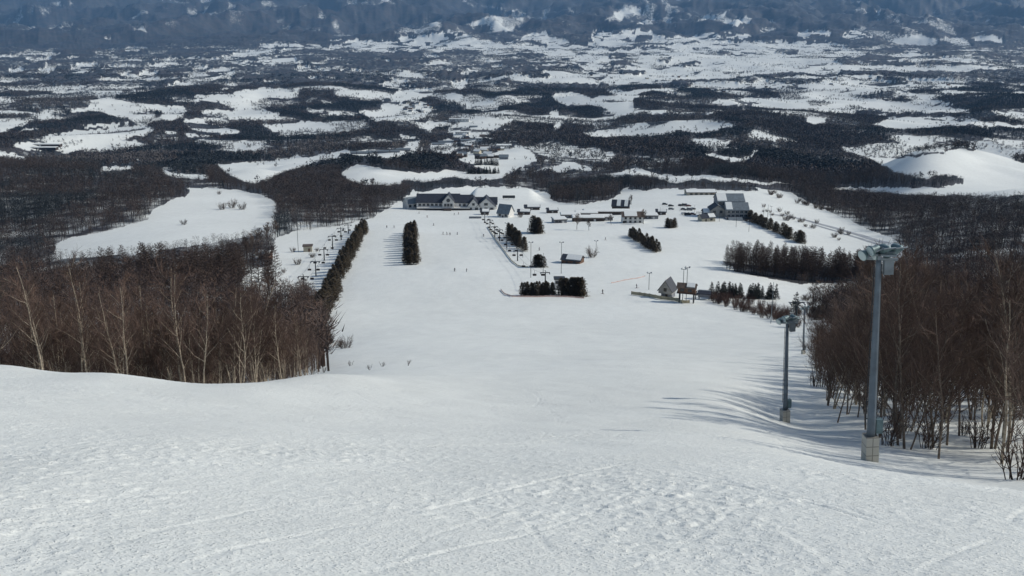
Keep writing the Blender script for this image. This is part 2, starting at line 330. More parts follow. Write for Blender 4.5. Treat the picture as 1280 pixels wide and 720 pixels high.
def land(x, d, z):
    """snow cover 0..1 of ground points"""
    px, py = project(x, d, z)
    amp = np.clip((d - 250) / 800.0, 0.25, 1.0)
    wx = fbm(x / (d * 0.010 + 1), d / (d * 0.03 + 3), 81, 3); wy = fbm(x / (d * 0.012 + 1), d / (d * 0.03 + 3), 91, 3)
    fx = fbm(x / (d * 0.0028 + .5), d / (d * 0.012 + 2), 83, 2)
    c = cover_at(px + (wx * 8 + fx * 5) * amp, py + (wy * 3.4 + fx * 1.6) * amp)
    # groves, lanes and thin snow scattered over the plain
    plain = sstep(1300, 2600, d)
    g = fbm(x / 130.0, d / 260.0, 101, 4)
    c = np.where((c > .85), c - plain * 1.0 * sstep(.26 - .11 * sstep(3800, 5200, d), .36 - .14 * sstep(3800, 5200, d), g), c)
    thin = fbm(x / 260.0, d / 600.0, 131, 4)
    strip = fbm(x / 420.0 + .3 * vnoise(x / 900., d / 900., 7), d / 230.0, 141, 3)
    east = .10 * sstep(-.1, .25, x / d) * sstep(2200, 3200, d)
    c = c + plain * .55 * sstep(.22 - .09 * sstep(3600, 4600, d), .36 - .06 * sstep(3600, 4600, d), thin) * (1 - sstep(8500, 11000, d)) * (1 - .7 * sstep(4300, 5600, d) * (1 - sstep(-.12, .02, x / d))) + plain * .95 * sstep(.37 - .085 * sstep(3600, 4600, d) - east * .5, .41 - .085 * sstep(3600, 4600, d) - east * .5, strip) * (1 - sstep(8000, 11000, d)) * (1 - .95 * sstep(4300, 5600, d) * (1 - sstep(-.12, .02, x / d)))
    mt = sstep(9000, 13000, d)
    c = c * (1 - .36 * sstep(11500, 15000, d))
    tier = fbm(x / 230.0, d / 330.0, 215, 3)                       # open pale woods with the snow floor showing
    c = np.where(c < .3, np.maximum(c, .34 * sstep(.04, .13, tier) * sstep(600, 1000, d) * (1 - mt)), c)
    face = (hills(x, d + 20) - hills(x, d - 20)) / 40.0            # slopes turned towards the resort carry thin open wood
    c = c + .60 * sstep(.02, .11, face) * sstep(1100, 1700, d) * (1 - mt) * sstep(-.12, .12, fbm(x / 200.0, d / 240.0, 145, 3)) * (c < .5)
    c = c + mt * .50 * sstep(-.12, .35, fbm(x / 1300.0, d / 2300.0, 151, 4)) * sstep(-.12, .28, fbm(x / 170., d / 420., 161, 3))
    return np.clip(c, 0, 1)

# ------------------------------------------------------------------ the ground: one sheet from behind the camera to the mountains
def track(pts, w, h):
    TRACKS.append((np.array(pts, float), w, h))
def add_tracks(x, d, z):
    for P, w, h in TRACKS:
        lo = P.min(0) - 1; hi = P.max(0) + 1
        m = (x > lo[0]) & (x < hi[0]) & (d > lo[1]) & (d < hi[1])
        if not m.any(): continue
        xs = x[m]; ds = d[m]
        best = np.full(xs.shape, 9e9); side = np.zeros(xs.shape); par = np.zeros(xs.shape)
        n = len(P) - 1
        for k in range(n):
            a = P[k]; v = P[k + 1] - a; L2 = v @ v
            t = np.clip(((xs - a[0]) * v[0] + (ds - a[1]) * v[1]) / L2, 0, 1)
            ex = xs - a[0] - t * v[0]; ey = ds - a[1] - t * v[1]
            e = np.hypot(ex, ey); s = np.sign(v[0] * ey - v[1] * ex)
            q = e < best
            best = np.where(q, e, best); side = np.where(q, s, side); par = np.where(q, (k + t) / n, par)
        r = best * side / (w * .62)
        fade = sstep(0, .12, par) * (1 - sstep(.85, 1, par)) * (0.55 + 0.9 * np.clip(fbm(xs / 1.3, ds / 1.3, 171, 2) + .4, 0, 1))
        z[m] += fade * h * 0.20 * (-np.exp(-(r) ** 2) + 0.35 * np.exp(-((r - 1.5) / 0.7) ** 2))
def sweep(pix, w, h, n=26):
    """a carved track given by photo pixels on the near slope, laid on the ground"""
    G = [at(a, b) for a, b in pix]
    G = np.array([(g.x, g.y) for g in G])
    t = np.linspace(0, len(G) - 1, n); i = np.clip(t.astype(int), 0, len(G) - 2); f = (t - i)[:, None]
    Gm = np.vstack([2 * G[0] - G[1], G, 2 * G[-1] - G[-2]])
    p0, p1, p2, p3 = Gm[i], Gm[i + 1], Gm[i + 2], Gm[i + 3]
    C = 0.5 * (2 * p1 + (p2 - p0) * f + (2 * p0 - 5 * p1 + 4 * p2 - p3) * f**2 + (3 * p1 - p0 - 3 * p2 + p3) * f**3)
    track(C, w, h)
for pix, w, h in [
    ([(420, 735), (560, 690), (650, 666), (730, 640), (800, 610), (830, 585)], .07, .06), ([(230, 716), (310, 690), (400, 668), (480, 650)], .06, .045), ([(120, 700), (220, 668), (330, 640), (440, 618)], .06, .04),
    ([(560, 590), (640, 578), (735, 566), (800, 555)], .05, .035), ([(840, 585), (900, 600), (960, 617), (1010, 632)], .08, -.05), ([(960, 655), (1000, 680), (1035, 705), (1060, 735)], .10, -.06),
    ([(690, 595), (740, 620), (800, 640), (880, 652)], .07, .045), ([(620, 610), (660, 650), (690, 690)], .07, .04), ([(760, 690), (900, 697), (1040, 700), (1200, 690)], .09, .05),
    ([(0, 655), (130, 632), (280, 618), (420, 612)], .06, .04), ([(0, 590), (120, 575), (260, 560), (380, 555)], .06, .035), ([(300, 530), (420, 540), (560, 535), (700, 520)], .08, .04),
    ([(860, 640), (1000, 625), (1140, 630), (1270, 650)], .09, .05), ([(1010, 600), (1100, 610), (1180, 622), (1279, 640)], .08, .045), ([(150, 540), (300, 522), (460, 512)], .07, .04),
    ([(480, 720), (540, 670), (620, 640), (720, 600)], .05, .04), ([(520, 560), (640, 545), (800, 530), (900, 520)], .08, .04), ([(30, 705), (60, 660), (150, 620)], .05, .04),
    ([(700, 735), (780, 710), (880, 660), (950, 610)], .05, .03), ([(1120, 735), (1170, 700), (1250, 670)], .06, .05)]:
    sweep(pix, w, h)

_r = random.Random(5)
for k in range(46):          # random carved turns down the slope
    x0 = _r.uniform(-9, 12); y0 = _r.uniform(7, 60); a = _r.uniform(-.9, .9); L_ = _r.uniform(6, 22); cv = _r.uniform(-.12, .12); P = []
    for j in range(14):
        P.append((x0, y0)); x0 += math.sin(a) * L_ / 14; y0 += math.cos(a) * L_ / 14; a += cv * L_ / 14
    off = _r.uniform(.16, .3)
    track(P, _r.uniform(.035, .06), _r.uniform(.08, .17))
    if _r.random() < .6: track([(q + off, v) for q, v in P], .04, _r.uniform(.06, .13))
rows = [-16.0]
while rows[-1] < 35500:
    d = rows[-1]
    if d < 3: s = 0.16
    elif d < 7: s = 0.05
    elif d < 60: s = 0.0042 * d
    elif d < 250: s = 0.0065 * d
    else: s = 0.0085 * d
    rows.append(d + s)
rows = np.array(rows)
cols = np.linspace(-0.70, 0.70, 1150)
NR, NC = len(rows), len(cols)
GD = np.repeat(rows[:, None], NC, 1); GX = cols[None] * (GD + 20.0)
GZ = base_height(GX, GD)
snow_cov = land(GX, GD, GZ).astype(np.float32)
GPX, GPY = project(GX, GD, GZ)
snow_cov[(GPX < 392) & (GD > 51) & (GD < 335)] = 0.0        # the gully hidden behind the left crest is wooded too
# how tall a tree may stand here before it would cover the open field behind it
def headroom(h):
    return cover_at(GPX, GPY - h * F / np.maximum(GD * CT - GZ * ST, 1.0))
fit = np.full(GD.shape, .26, np.float32)
for h_, f_ in ((3.2, .30), (5.5, .5), (8.0, .72), (11.0, 1.0)):
    ok = headroom(h_) < .5
    fit = np.where(ok & (fit >= {.30: .16, .5: .30, .72: .5, 1.0: .72}[f_] - 1e-3), f_, fit)
fit[GD < 335] = 1.0
fit[(GD < 600) & (fit < .5)] = .5
GZr = GZ + relief(GX, GD)
nearmask = rows < 120
zz = GZr[nearmask]; add_tracks(GX[nearmask], GD[nearmask], zz); GZr[nearmask] = zz
canopy = sstep(.30, .75, fit) * (1 - sstep(.25, .6, snow_cov)) * sstep(4200, 5200, GD) * (9 + 16 * np.clip(fbm(GX / 28.0, GD / 90.0, 191, 3) + .3, 0, 1))
GZr = GZr + canopy
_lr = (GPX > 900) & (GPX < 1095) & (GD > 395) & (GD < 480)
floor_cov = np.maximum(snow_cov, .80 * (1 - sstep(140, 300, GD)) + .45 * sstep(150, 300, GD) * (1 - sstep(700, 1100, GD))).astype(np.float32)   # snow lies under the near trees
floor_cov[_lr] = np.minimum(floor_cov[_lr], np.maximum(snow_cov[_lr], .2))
verts = np.stack([GX, GD, GZr], -1).reshape(-1, 3).astype(np.float32)
idx = np.arange(NR * NC).reshape(NR, NC)
quads = np.stack([idx[:-1, :-1], idx[:-1, 1:], idx[1:, 1:], idx[1:, :-1]], -1).reshape(-1, 4)

def mesh_np(name, verts, faces, mats, smooth=False, mat_idx=None):
    me = bpy.data.meshes.new(name)
    nf, k = faces.shape
    me.vertices.add(len(verts)); me.vertices.foreach_set('co', np.ascontiguousarray(verts, np.float32).ravel())
    me.loops.add(nf * k); me.loops.foreach_set('vertex_index', faces.astype(np.int32).ravel())
    me.polygons.add(nf); me.polygons.foreach_set('loop_start', np.arange(0, nf * k, k, dtype=np.int32))
    if smooth: me.polygons.foreach_set('use_smooth', np.ones(nf, bool))
    for m in mats: me.materials.append(m)
    if mat_idx is not None: me.polygons.foreach_set('material_index', mat_idx.astype(np.int32))
    me.update(calc_edges=True)
    return me
# ------------------------------------------------------------------ materials
def new_mat(name):
    m = bpy.data.materials.new(name); m.use_nodes = True
    nt = m.node_tree; b = nt.nodes['Principled BSDF']
    return m, nt, b
def N(nt, typ, **kw):
    n = nt.nodes.new(typ)
    for k, v in kw.items():
        if k in n.inputs: n.inputs[k].default_value = v
        else: setattr(n, k, v)
    return n
def mat(name, col, rough=.7, var=.25, scale=3.0, metal=0.0, bump=0.0, spec=.3):
    """a plain surface whose tone wanders a little"""
    m, nt, b = new_mat(name)
    tc = N(nt, 'ShaderNodeTexCoord'); nz = N(nt, 'ShaderNodeTexNoise'); nz.inputs['Scale'].default_value = scale; nz.inputs['Detail'].default_value = 4
    nt.links.new(tc.outputs['Object'], nz.inputs['Vector'])
    mr = N(nt, 'ShaderNodeMapRange'); mr.inputs['From Min'].default_value = .3; mr.inputs['From Max'].default_value = .7
    mr.inputs['To Min'].default_value = 1 - var; mr.inputs['To Max'].default_value = 1 + var
    nt.links.new(nz.outputs['Fac'], mr.inputs['Value'])
    mx = N(nt, 'ShaderNodeMix', data_type='RGBA', blend_type='MULTIPLY'); mx.inputs['Factor'].default_value = 1
    mx.inputs[6].default_value = (*col, 1)
    nt.links.new(mr.outputs['Result'], mx.inputs[7]); nt.links.new(mx.outputs[2], b.inputs['Base Color'])
    b.inputs['Roughness'].default_value = rough; b.inputs['Metallic'].default_value = metal; b.inputs['Specular IOR Level'].default_value = spec
    if bump:
        bp = N(nt, 'ShaderNodeBump'); bp.inputs['Strength'].default_value = bump; bp.inputs['Distance'].default_value = .05
        nt.links.new(nz.outputs['Fac'], bp.inputs['Height']); nt.links.new(bp.outputs['Normal'], b.inputs['Normal'])
    return m

def ground_mat():
    m, nt, b = new_mat('snow and woodland floor')
    L = nt.links.new
    tc = N(nt, 'ShaderNodeTexCoord')
    def noise(scale, det=5, stretch=None):
        n = N(nt, 'ShaderNodeTexNoise'); n.inputs['Scale'].default_value = scale; n.inputs['Detail'].default_value = det
        if stretch:
            mp = N(nt, 'ShaderNodeMapping'); mp.inputs['Scale'].default_value = stretch
            L(tc.outputs['Object'], mp.inputs['Vector']); L(mp.outputs['Vector'], n.inputs['Vector'])
        else: L(tc.outputs['Object'], n.inputs['Vector'])
        return n
    def ramp(src, a, b_, lo, hi):
        r = N(nt, 'ShaderNodeMapRange'); r.inputs['From Min'].default_value = a; r.inputs['From Max'].default_value = b_
        r.inputs['To Min'].default_value = lo; r.inputs['To Max'].default_value = hi
        L(src, r.inputs['Value']); return r.outputs['Result']
    def math_(op, x, y):
        n = N(nt, 'ShaderNodeMath', operation=op)
        for i, v in enumerate((x, y)):
            if isinstance(v, (int, float)): n.inputs[i].default_value = v
            else: L(v, n.inputs[i])
        return n.outputs[0]
    def mixc(f, a, c):
        n = N(nt, 'ShaderNodeMix', data_type='RGBA')
        if isinstance(f, float): n.inputs['Factor'].default_value = f
        else: L(f, n.inputs['Factor'])
        for i, v in ((6, a), (7, c)):
            if isinstance(v, tuple): n.inputs[i].default_value = (*v, 1)
            else: L(v, n.inputs[i])
        return n.outputs[2]
    at_ = N(nt, 'ShaderNodeAttribute', attribute_name='snow')
    n_edge = noise(.045, 8)
    fac = math_('ADD', at_.outputs['Fac'], ramp(n_edge.outputs['Fac'], .25, .75, -.30, .30))
    fac = ramp(fac, .38, .62, 0.0, 1.0)
    # snow: wind-packed, a little older and duller in places
    n1 = noise(.02, 6); n2 = noise(.35, 5, (1, .45, 1)); n3 = noise(6.0, 6)
    tone = math_('ADD', ramp(n1.outputs['Fac'], .3, .7, -.035, .035), math_('ADD', ramp(n2.outputs['Fac'], .3, .7, -.03, .03), ramp(n3.outputs['Fac'], .3, .7, -.025, .025)))
    tone = math_('ADD', tone, .80)
    cmb = N(nt, 'ShaderNodeCombineColor')
    L(math_('MULTIPLY', tone, .970), cmb.inputs[0]); L(math_('MULTIPLY', tone, 1.0), cmb.inputs[1]); L(math_('MULTIPLY', tone, .945), cmb.inputs[2])
    # woodland floor: litter and brush with thin snow between, dark evergreen stands further out
    n4 = noise(.011, 4); n5 = noise(.22, 6)
    wood = mixc(ramp(n4.outputs['Fac'], .42, .58, 0.0, 1.0), (.058, .053, .054), (.032, .037, .042))
    wood = mixc(ramp(n5.outputs['Fac'], .56, .74, 0.0, .30), wood, (.50, .52, .55))
    L(mixc(fac, wood, cmb.outputs[0]), b.inputs['Base Color'])
    b.inputs['Roughness'].default_value = .62; b.inputs['Specular IOR Level'].default_value = .22
    nb = noise(16.0, 8); nb2 = noise(4.0, 6)
    hgt = math_('ADD', math_('ADD', math_('MULTIPLY', nb.outputs['Fac'], .35), nb2.outputs['Fac']), ramp(noise(22.0, 3).outputs['Fac'], .56, .72, 0.0, .9))
    bp = N(nt, 'ShaderNodeBump'); bp.inputs['Strength'].default_value = .45; bp.inputs['Distance'].default_value = .07
    L(hgt, bp.inputs['Height']); L(bp.outputs['Normal'], b.inputs['Normal'])
    return m

M = {}
M['ground'] = ground_mat()
M['birch'] = mat('birch bark', (.34, .285, .215), .85, .50, 6.0, bump=.3)
M['twig'] = mat('bare reddish twigs', (.110, .073, .057), .9, .3, .5)
M['twig_grey'] = mat('bare grey brown twigs', (.105, .078, .062), .9, .3, .5)
M['bark'] = mat('dark bark', (.050, .040, .034), .9, .3, 2.0)
M['larch'] = mat('larch twigs', (.078, .055, .044), .9, .3, .4)
M['cedar'] = mat('winter brown evergreen', (.074, .058, .036), .8, .4, .6)
M['fir'] = mat('dark fir needles', (.018, .024, .020), .8, .35, .7)
M['bark_mid'] = mat('grey brown bark', (.17, .135, .105), .9, .5, 5.0, bump=.3)
M['wood_pale'] = mat('pale bare woods', (.100, .090, .086), .9, .35, .02)
M['shrub'] = mat('red brown brush', (.10, .058, .045), .9, .3, .5)
M['wood_far'] = mat('far bare woods', (.062, .059, .062), .9, .45, .012)
M['wood_ever'] = mat('far evergreens', (.030, .037, .042), .9, .3, .02)
M['wood_mid'] = mat('bare woodland twigs', (.064, .048, .042), .9, .45, .02)
M['snow'] = mat('settled snow', (.78, .80, .765), .6, .05, 2.0, bump=.2)
M['white'] = mat('off white wall', (.62, .61, .58), .7, .12, .7)
M['dull_wall'] = mat('dull grey wall', (.33, .32, .30), .7, .2, .7)
M['grey_wall'] = mat('grey wall', (.20, .21, .23), .7, .15, .7)
M['beige'] = mat('beige panel wall', (.46, .42, .33), .7, .12, 1.5)
M['dark_wood'] = mat('dark stained timber', (.055, .042, .036), .75, .35, 1.5)
M['brown_wall'] = mat('brown timber wall', (.13, .075, .05), .8, .3, 1.2)
M['roof_dark'] = mat('dark slate roof', (.040, .046, .060), .55, .25, .8)
M['roof_grey'] = mat('blue grey metal roof', (.16, .19, .21), .5, .2, .6)
M['roof_brown'] = mat('brown roof', (.10, .075, .06), .6, .25, .9)
M['glass'] = mat('dark window glass', (.03, .04, .05), .15, .2, .5, spec=.6)
M['steel'] = mat('galvanised steel', (.20, .23, .25), .5, .2, 2.0, metal=.3)
M['steel_teal'] = mat('weathered teal steel', (.13, .19, .20), .5, .3, 3.0, metal=.2)
M['steel_blue'] = mat('blue grey painted steel', (.12, .15, .18), .45, .25, 1.5, metal=.2)
M['dark_steel'] = mat('dark steel', (.045, .05, .055), .5, .25, 2.0, metal=.3)
M['lamp_glass'] = mat('floodlight lens', (.42, .50, .50), .2, .1, 4.0, spec=.6)
M['orange'] = mat('faded orange net', (.62, .42, .36), .8, .15, 2.0)
M['straw'] = mat('straw coloured boards', (.42, .36, .24), .85, .25, .8)
M['pale_net'] = mat('pale weathered net', (.58, .52, .40), .85, .15, .6)
M['black'] = mat('black rubber', (.02, .02, .022), .8, .2, 4.0)
M['skin'] = mat('skin', (.45, .30, .22), .6, .1, 5.0)

def tile_mat():
    m, nt, b = new_mat('pale block casing with joints')
    tc = N(nt, 'ShaderNodeTexCoord'); mp = N(nt, 'ShaderNodeMapping'); mp.inputs['Rotation'].default_value = (R(90), 0, 0)
    br = N(nt, 'ShaderNodeTexBrick'); br.offset = 0.0
    br.inputs['Color1'].default_value = (.52, .49, .42, 1); br.inputs['Color2'].default_value = (.46, .44, .38, 1); br.inputs['Mortar'].default_value = (.22, .21, .18, 1)
    br.inputs['Scale'].default_value = 1.0; br.inputs['Mortar Size'].default_value = .02; br.inputs['Brick Width'].default_value = .4; br.inputs['Row Height'].default_value = .42
    nt.links.new(tc.outputs['Object'], mp.inputs['Vector']); nt.links.new(mp.outputs['Vector'], br.inputs['Vector'])
    nt.links.new(br.outputs['Color'], b.inputs['Base Color']); b.inputs['Roughness'].default_value = .8
    return m
M['tile'] = tile_mat()

# ------------------------------------------------------------------ object helpers
def link(o, parent=None):
    COL.objects.link(o)
    if parent is not None: o.parent = parent
    return o
def tag(o, label=None, cat=None, group=None, kind=None):
    if label: o['label'] = label
    if cat: o['category'] = cat
    if group: o['group'] = group
    if kind: o['kind'] = kind
    return o
def thing(name, loc, label, cat, group=None, rz=0.0, scale=1.0, tilt=(0, 0)):
    o = bpy.data.objects.new(name, None); o.empty_display_size = .5
    link(o); o.location = loc; o.rotation_euler = (tilt[0], tilt[1], rz)
    o.scale = (scale,) * 3 if isinstance(scale, (int, float)) else scale
    return tag(o, label, cat, group, 'thing')
def part(name, me, parent, loc=(0, 0, 0), rot=(0, 0, 0), label=None):
    o = bpy.data.objects.new(name, me); link(o, parent); o.location = loc; o.rotation_euler = rot
    if label: o['label'] = label
    return o

class MB:
    """collects polygons for one mesh"""
    def __init__(s): s.v = []; s.f = []; s.m = []
    def poly(s, pts, mi=0):
        i = len(s.v); s.v += [tuple(p) for p in pts]; s.f.append(tuple(range(i, i + len(pts)))); s.m.append(mi)
    def box(s, x0, x1, y0, y1, z0, z1, mi=0, bev=0.0):
        i = len(s.v)
        s.v += [(x0,y0,z0),(x1,y0,z0),(x1,y1,z0),(x0,y1,z0),(x0,y0,z1),(x1,y0,z1),(x1,y1,z1),(x0,y1,z1)]
        for f in ((0,3,2,1),(4,5,6,7),(0,1,5,4),(1,2,6,5),(2,3,7,6),(3,0,4,7)):
            s.f.append(tuple(i + k for k in f)); s.m.append(mi)
    def tube(s, pts, rad, n=6, mi=0, cap=True):
        pts = [Vector(p) for p in pts]; i0 = len(s.v); m = len(pts)
        if isinstance(rad, (int, float)): rad = [rad] * m
        ref = None
        for k, p in enumerate(pts):
            t = (pts[min(k + 1, m - 1)] - pts[max(k - 1, 0)]).normalized()
            if ref is None: ref = t.orthogonal().normalized()
            ref = (ref - t * ref.dot(t)); ref = ref.normalized() if ref.length > 1e-6 else t.orthogonal().normalized()
            q = t.cross(ref)
            for a in range(n):
                w = 2 * math.pi * a / n
                s.v.append(tuple(p + (ref * math.cos(w) + q * math.sin(w)) * rad[k]))
        for k in range(m - 1):
            for a in range(n):
                b = (a + 1) % n; o = i0 + k * n
                s.f.append((o + a, o + b, o + n + b, o + n + a)); s.m.append(mi)
        if cap:
            s.f.append(tuple(i0 + a for a in reversed(range(n)))); s.m.append(mi)
            s.f.append(tuple(i0 + (m - 1) * n + a for a in range(n))); s.m.append(mi)
    def lathe(s, prof, n=14, mi=0, base=(0, 0, 0), axis=None):
        """profile of (radius, height) turned about an axis"""
        ax = Vector(axis or (0, 0, 1)).normalized(); u = ax.orthogonal().normalized(); v = ax.cross(u); B = Vector(base); i0 = len(s.v)
        for r, z in prof:
            for a in range(n):
                w = 2 * math.pi * a / n
                s.v.append(tuple(B + ax * z + (u * math.cos(w) + v * math.sin(w)) * r))
        for k in range(len(prof) - 1):
            for a in range(n):
                b = (a + 1) % n; o = i0 + k * n
                s.f.append((o + a, o + b, o + n + b, o + n + a)); s.m.append(mi)
        s.f.append(tuple(i0 + a for a in reversed(range(n)))); s.m.append(mi)
        s.f.append(tuple(i0 + (len(prof) - 1) * n + a for a in range(n))); s.m.append(mi)
    def mesh(s, name, mats, smooth=False):
        me = bpy.data.meshes.new(name); me.from_pydata(s.v, [], s.f)
        for m in (mats if isinstance(mats, (list, tuple)) else [mats]): me.materials.append(m)
        me.polygons.foreach_set('material_index', s.m)
        if smooth: me.polygons.foreach_set('use_smooth', [True] * len(s.f))
        me.update(); return me

# ------------------------------------------------------------------ trees
def rv(r, s): return Vector((r.uniform(-s, s), r.uniform(-s, s), r.uniform(-s, s)))
def grow(r, start, dirn, length, seg, wob, up):
    pts = [start]; d = dirn.normalized(); p = start
    for k in range(seg):
        d = (d + rv(r, wob) + Vector((0, 0, up))).normalized(); p = p + d * (length / seg); pts.append(p)
    return pts
def ribbon(mb, pts, w0, w1, r):
    """a twig: three-sided, tapering"""
    mb.tube(pts, [w0 + (w1 - w0) * k / (len(pts) - 1) for k in range(len(pts))], 3, cap=False)
def bare_tree(seed, h, stems=1, lean=.12, limbs=13, thick=.011, twig_w=.011, spread=.36, bark='birch', twig='twig', first=.28):
    r = random.Random(seed); tr = MB(); cr = MB()
    for s_ in range(stems):
        hh = h * (1 if s_ == 0 else r.uniform(.6, .95))
        ang = r.uniform(0, 6.28); ln = lean * r.uniform(.3, 1.3) * (1 if stems == 1 else 1.35)
        trunk = grow(r, Vector((math.cos(ang) * .12 * s_, math.sin(ang) * .12 * s_, -.9)), Vector((math.cos(ang) * ln, math.sin(ang) * ln, 1)), hh + .9, 11, .085, .05)
        rad = [max(hh * thick * (1 - k / 12) ** .9, .018) for k in range(12)]
        tr.tube(trunk, rad, 7, cap=False)
        for b in range(limbs):
            f = first + (0.97 - first) * (b + r.uniform(0, .8)) / limbs
            x = f * 11; k = min(int(x), 10); p = trunk[k].lerp(trunk[k + 1], x - k)
            a = b * 2.4 + r.uniform(-.5, .5); el = r.uniform(.7, 1.5)
            d = Vector((math.cos(a), math.sin(a), el))
            L = hh * spread * (1.12 - f) * r.uniform(.65, 1.25) + .35
            limb = grow(r, p, d, L, 5, .17, .07)
            r0 = rad[k] * .5
            tr.tube(limb, [max(r0 * (1 - j / 6), .011) for j in range(6)], 4, cap=False)
            for t in range(r.randint(5, 8)):
                y = r.uniform(.8, 5); j = min(int(y), 4); q = limb[j].lerp(limb[j + 1], y - j)
                td = (limb[j + 1] - limb[j]).normalized() + rv(r, .75) + Vector((0, 0, .25))
                L2 = L * r.uniform(.28, .55) + .25
                sub = grow(r, q, td, L2, 3, .2, .06)
                ribbon(cr, sub, twig_w * 1.5, twig_w * .8, r)
                for w in range(r.randint(4, 6)):
                    y2 = r.uniform(.5, 3); j2 = min(int(y2), 2); q2 = sub[j2].lerp(sub[j2 + 1], y2 - j2)
                    tw = grow(r, q2, (sub[j2 + 1] - sub[j2]).normalized() + rv(r, .8) + Vector((0, 0, .2)), L2 * r.uniform(.4, .8) + .15, 2, .2, .03)
                    ribbon(cr, tw, twig_w, twig_w * .45, r)
    return tr.mesh('trunk', M[bark], True), cr.mesh('crown', M[twig])
def larch(seed, h):
    r = random.Random(seed); tr = MB(); cr = MB()
    trunk = grow(r, Vector((0, 0, -1)), Vector((0, 0, 1)), h + 1, 8, .02, .05)
    tr.tube(trunk, [h * .010 * (1 - k / 8.6) for k in range(9)], 6, cap=False)
    n = 54
    for b in range(n):
        f = .16 + .82 * b / n
        x = f * 8; k = min(int(x), 7); p = trunk[k].lerp(trunk[k + 1], x - k); a = b * 2.4 + r.uniform(-.4, .4)
        L = h * .20 * (1.05 - f) ** .75 * r.uniform(.6, 1.15) + .25
        limb = grow(r, p, Vector((math.cos(a), math.sin(a), .25)), L, 3, .12, .05)
        ribbon(cr, limb, .07, .035, r)
        for t in range(11):
            y = r.uniform(.4, 3); j = min(int(y), 2); q = limb[j].lerp(limb[j + 1], y - j)
            ribbon(cr, grow(r, q, (limb[j + 1] - limb[j]).normalized() + rv(r, .8), L * r.uniform(.25, .5) + .2, 2, .2, .02), .06, .028, r)
    return tr.mesh('trunk', M['bark'], True), cr.mesh('crown', M['larch'])
def conifer(seed, h, w, m, n=620, taper=1.0, base=.04):
    """evergreen: trunk and a crown of many drooping sprays"""
    r = random.Random(seed); tr = MB(); cr = MB()
    tr.tube([(0, 0, -.6), (0, 0, h * .5), (0, 0, h * .97)], [h * .022, h * .014, .02], 6, cap=False)
    for k in range(n):
        f = base + (1 - base) * (1 - math.sqrt(r.random())) if taper > .8 else base + (1 - base) * r.random() ** 1.15
        rim = w * (1 - f) ** (taper * .85) * (1 + .22 * math.sin(9 * f * 6.28) + r.uniform(-.12, .12)) + .06
        a = r.uniform(0, 6.283); rad = rim * r.uniform(.35, 1.0)
        p = Vector((math.cos(a) * rad, math.sin(a) * rad, f * h))
        out = Vector((math.cos(a), math.sin(a), r.uniform(-.25, .75))).normalized()
        L = r.uniform(.35, .75) * (.35 + w * .28); side = out.cross(Vector((0, 0, 1))).normalized() * L * r.uniform(.28, .5)
        t = rv(r, .2)
        cr.poly([p - out * L * .4, p + side + t * .5, p + out * L * .8 + t, p - side - t * .5])
    return tr.mesh('trunk', M['bark'], True), cr.mesh('crown', M[m])
def bush(seed, h, w, m='shrub', n=26):
    r = random.Random(seed); st = MB(); cr = MB()
    for k in range(n):
        a = r.uniform(0, 6.28); o = r.uniform(0, w * .25)
        stem = grow(r, Vector((math.cos(a) * o, math.sin(a) * o, -.3)), Vector((math.cos(a) * w * .35, math.sin(a) * w * .35, h * .8)), h * r.uniform(.6, 1.05), 4, .14, .03)
        ribbon(st, stem, .03, .012, r)
        for t in range(9):
            y = r.uniform(1, 4); j = min(int(y), 3); q = stem[j].lerp(stem[j + 1], y - j)
            ribbon(cr, grow(r, q, (stem[j + 1] - stem[j]).normalized() + rv(r, .8), h * r.uniform(.15, .32), 2, .25, .04), .020, .009, r)
    return st.mesh('stems', M['bark']), cr.mesh('twigs', M[m])

def plant(kind, protos, p, label, cat, group=None, s=1.0, names=('trunk', 'crown'), tilt=.0):
    pr = random.choice(protos)
    o = thing(kind, p, label, cat, group, rz=random.uniform(0, 6.28), scale=s, tilt=(random.uniform(-tilt, tilt), random.uniform(-tilt, tilt)))
    for n_, me in zip(names, pr): part(n_, me, o)
    return o
# ------------------------------------------------------------------ ground, haze, light, camera
gme = mesh_np('terrain', verts, quads, [M['ground']], smooth=True)
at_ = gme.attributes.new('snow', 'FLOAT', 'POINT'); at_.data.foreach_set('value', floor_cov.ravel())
terrain = link(bpy.data.objects.new('terrain', gme)); tag(terrain, kind='structure')

HAZE = 2.8e-5
hz = MB(); hz.box(-42000, 42000, -400, 36500, -720, 1900)
hme = hz.mesh('haze', [])
hm = bpy.data.materials.new('blue winter air'); hm.use_nodes = True
nt = hm.node_tree; nt.nodes.remove(nt.nodes['Principled BSDF'])
pv = nt.nodes.new('ShaderNodeVolumePrincipled'); pv.inputs['Color'].default_value = (.27, .54, .92, 1); pv.inputs['Density'].default_value = HAZE; pv.inputs['Anisotropy'].default_value = 0.0
nt.links.new(pv.outputs['Volume'], nt.nodes['Material Output'].inputs['Volume'])
hme.materials.append(hm)
haze = link(bpy.data.objects.new('haze', hme)); tag(haze, kind='stuff')

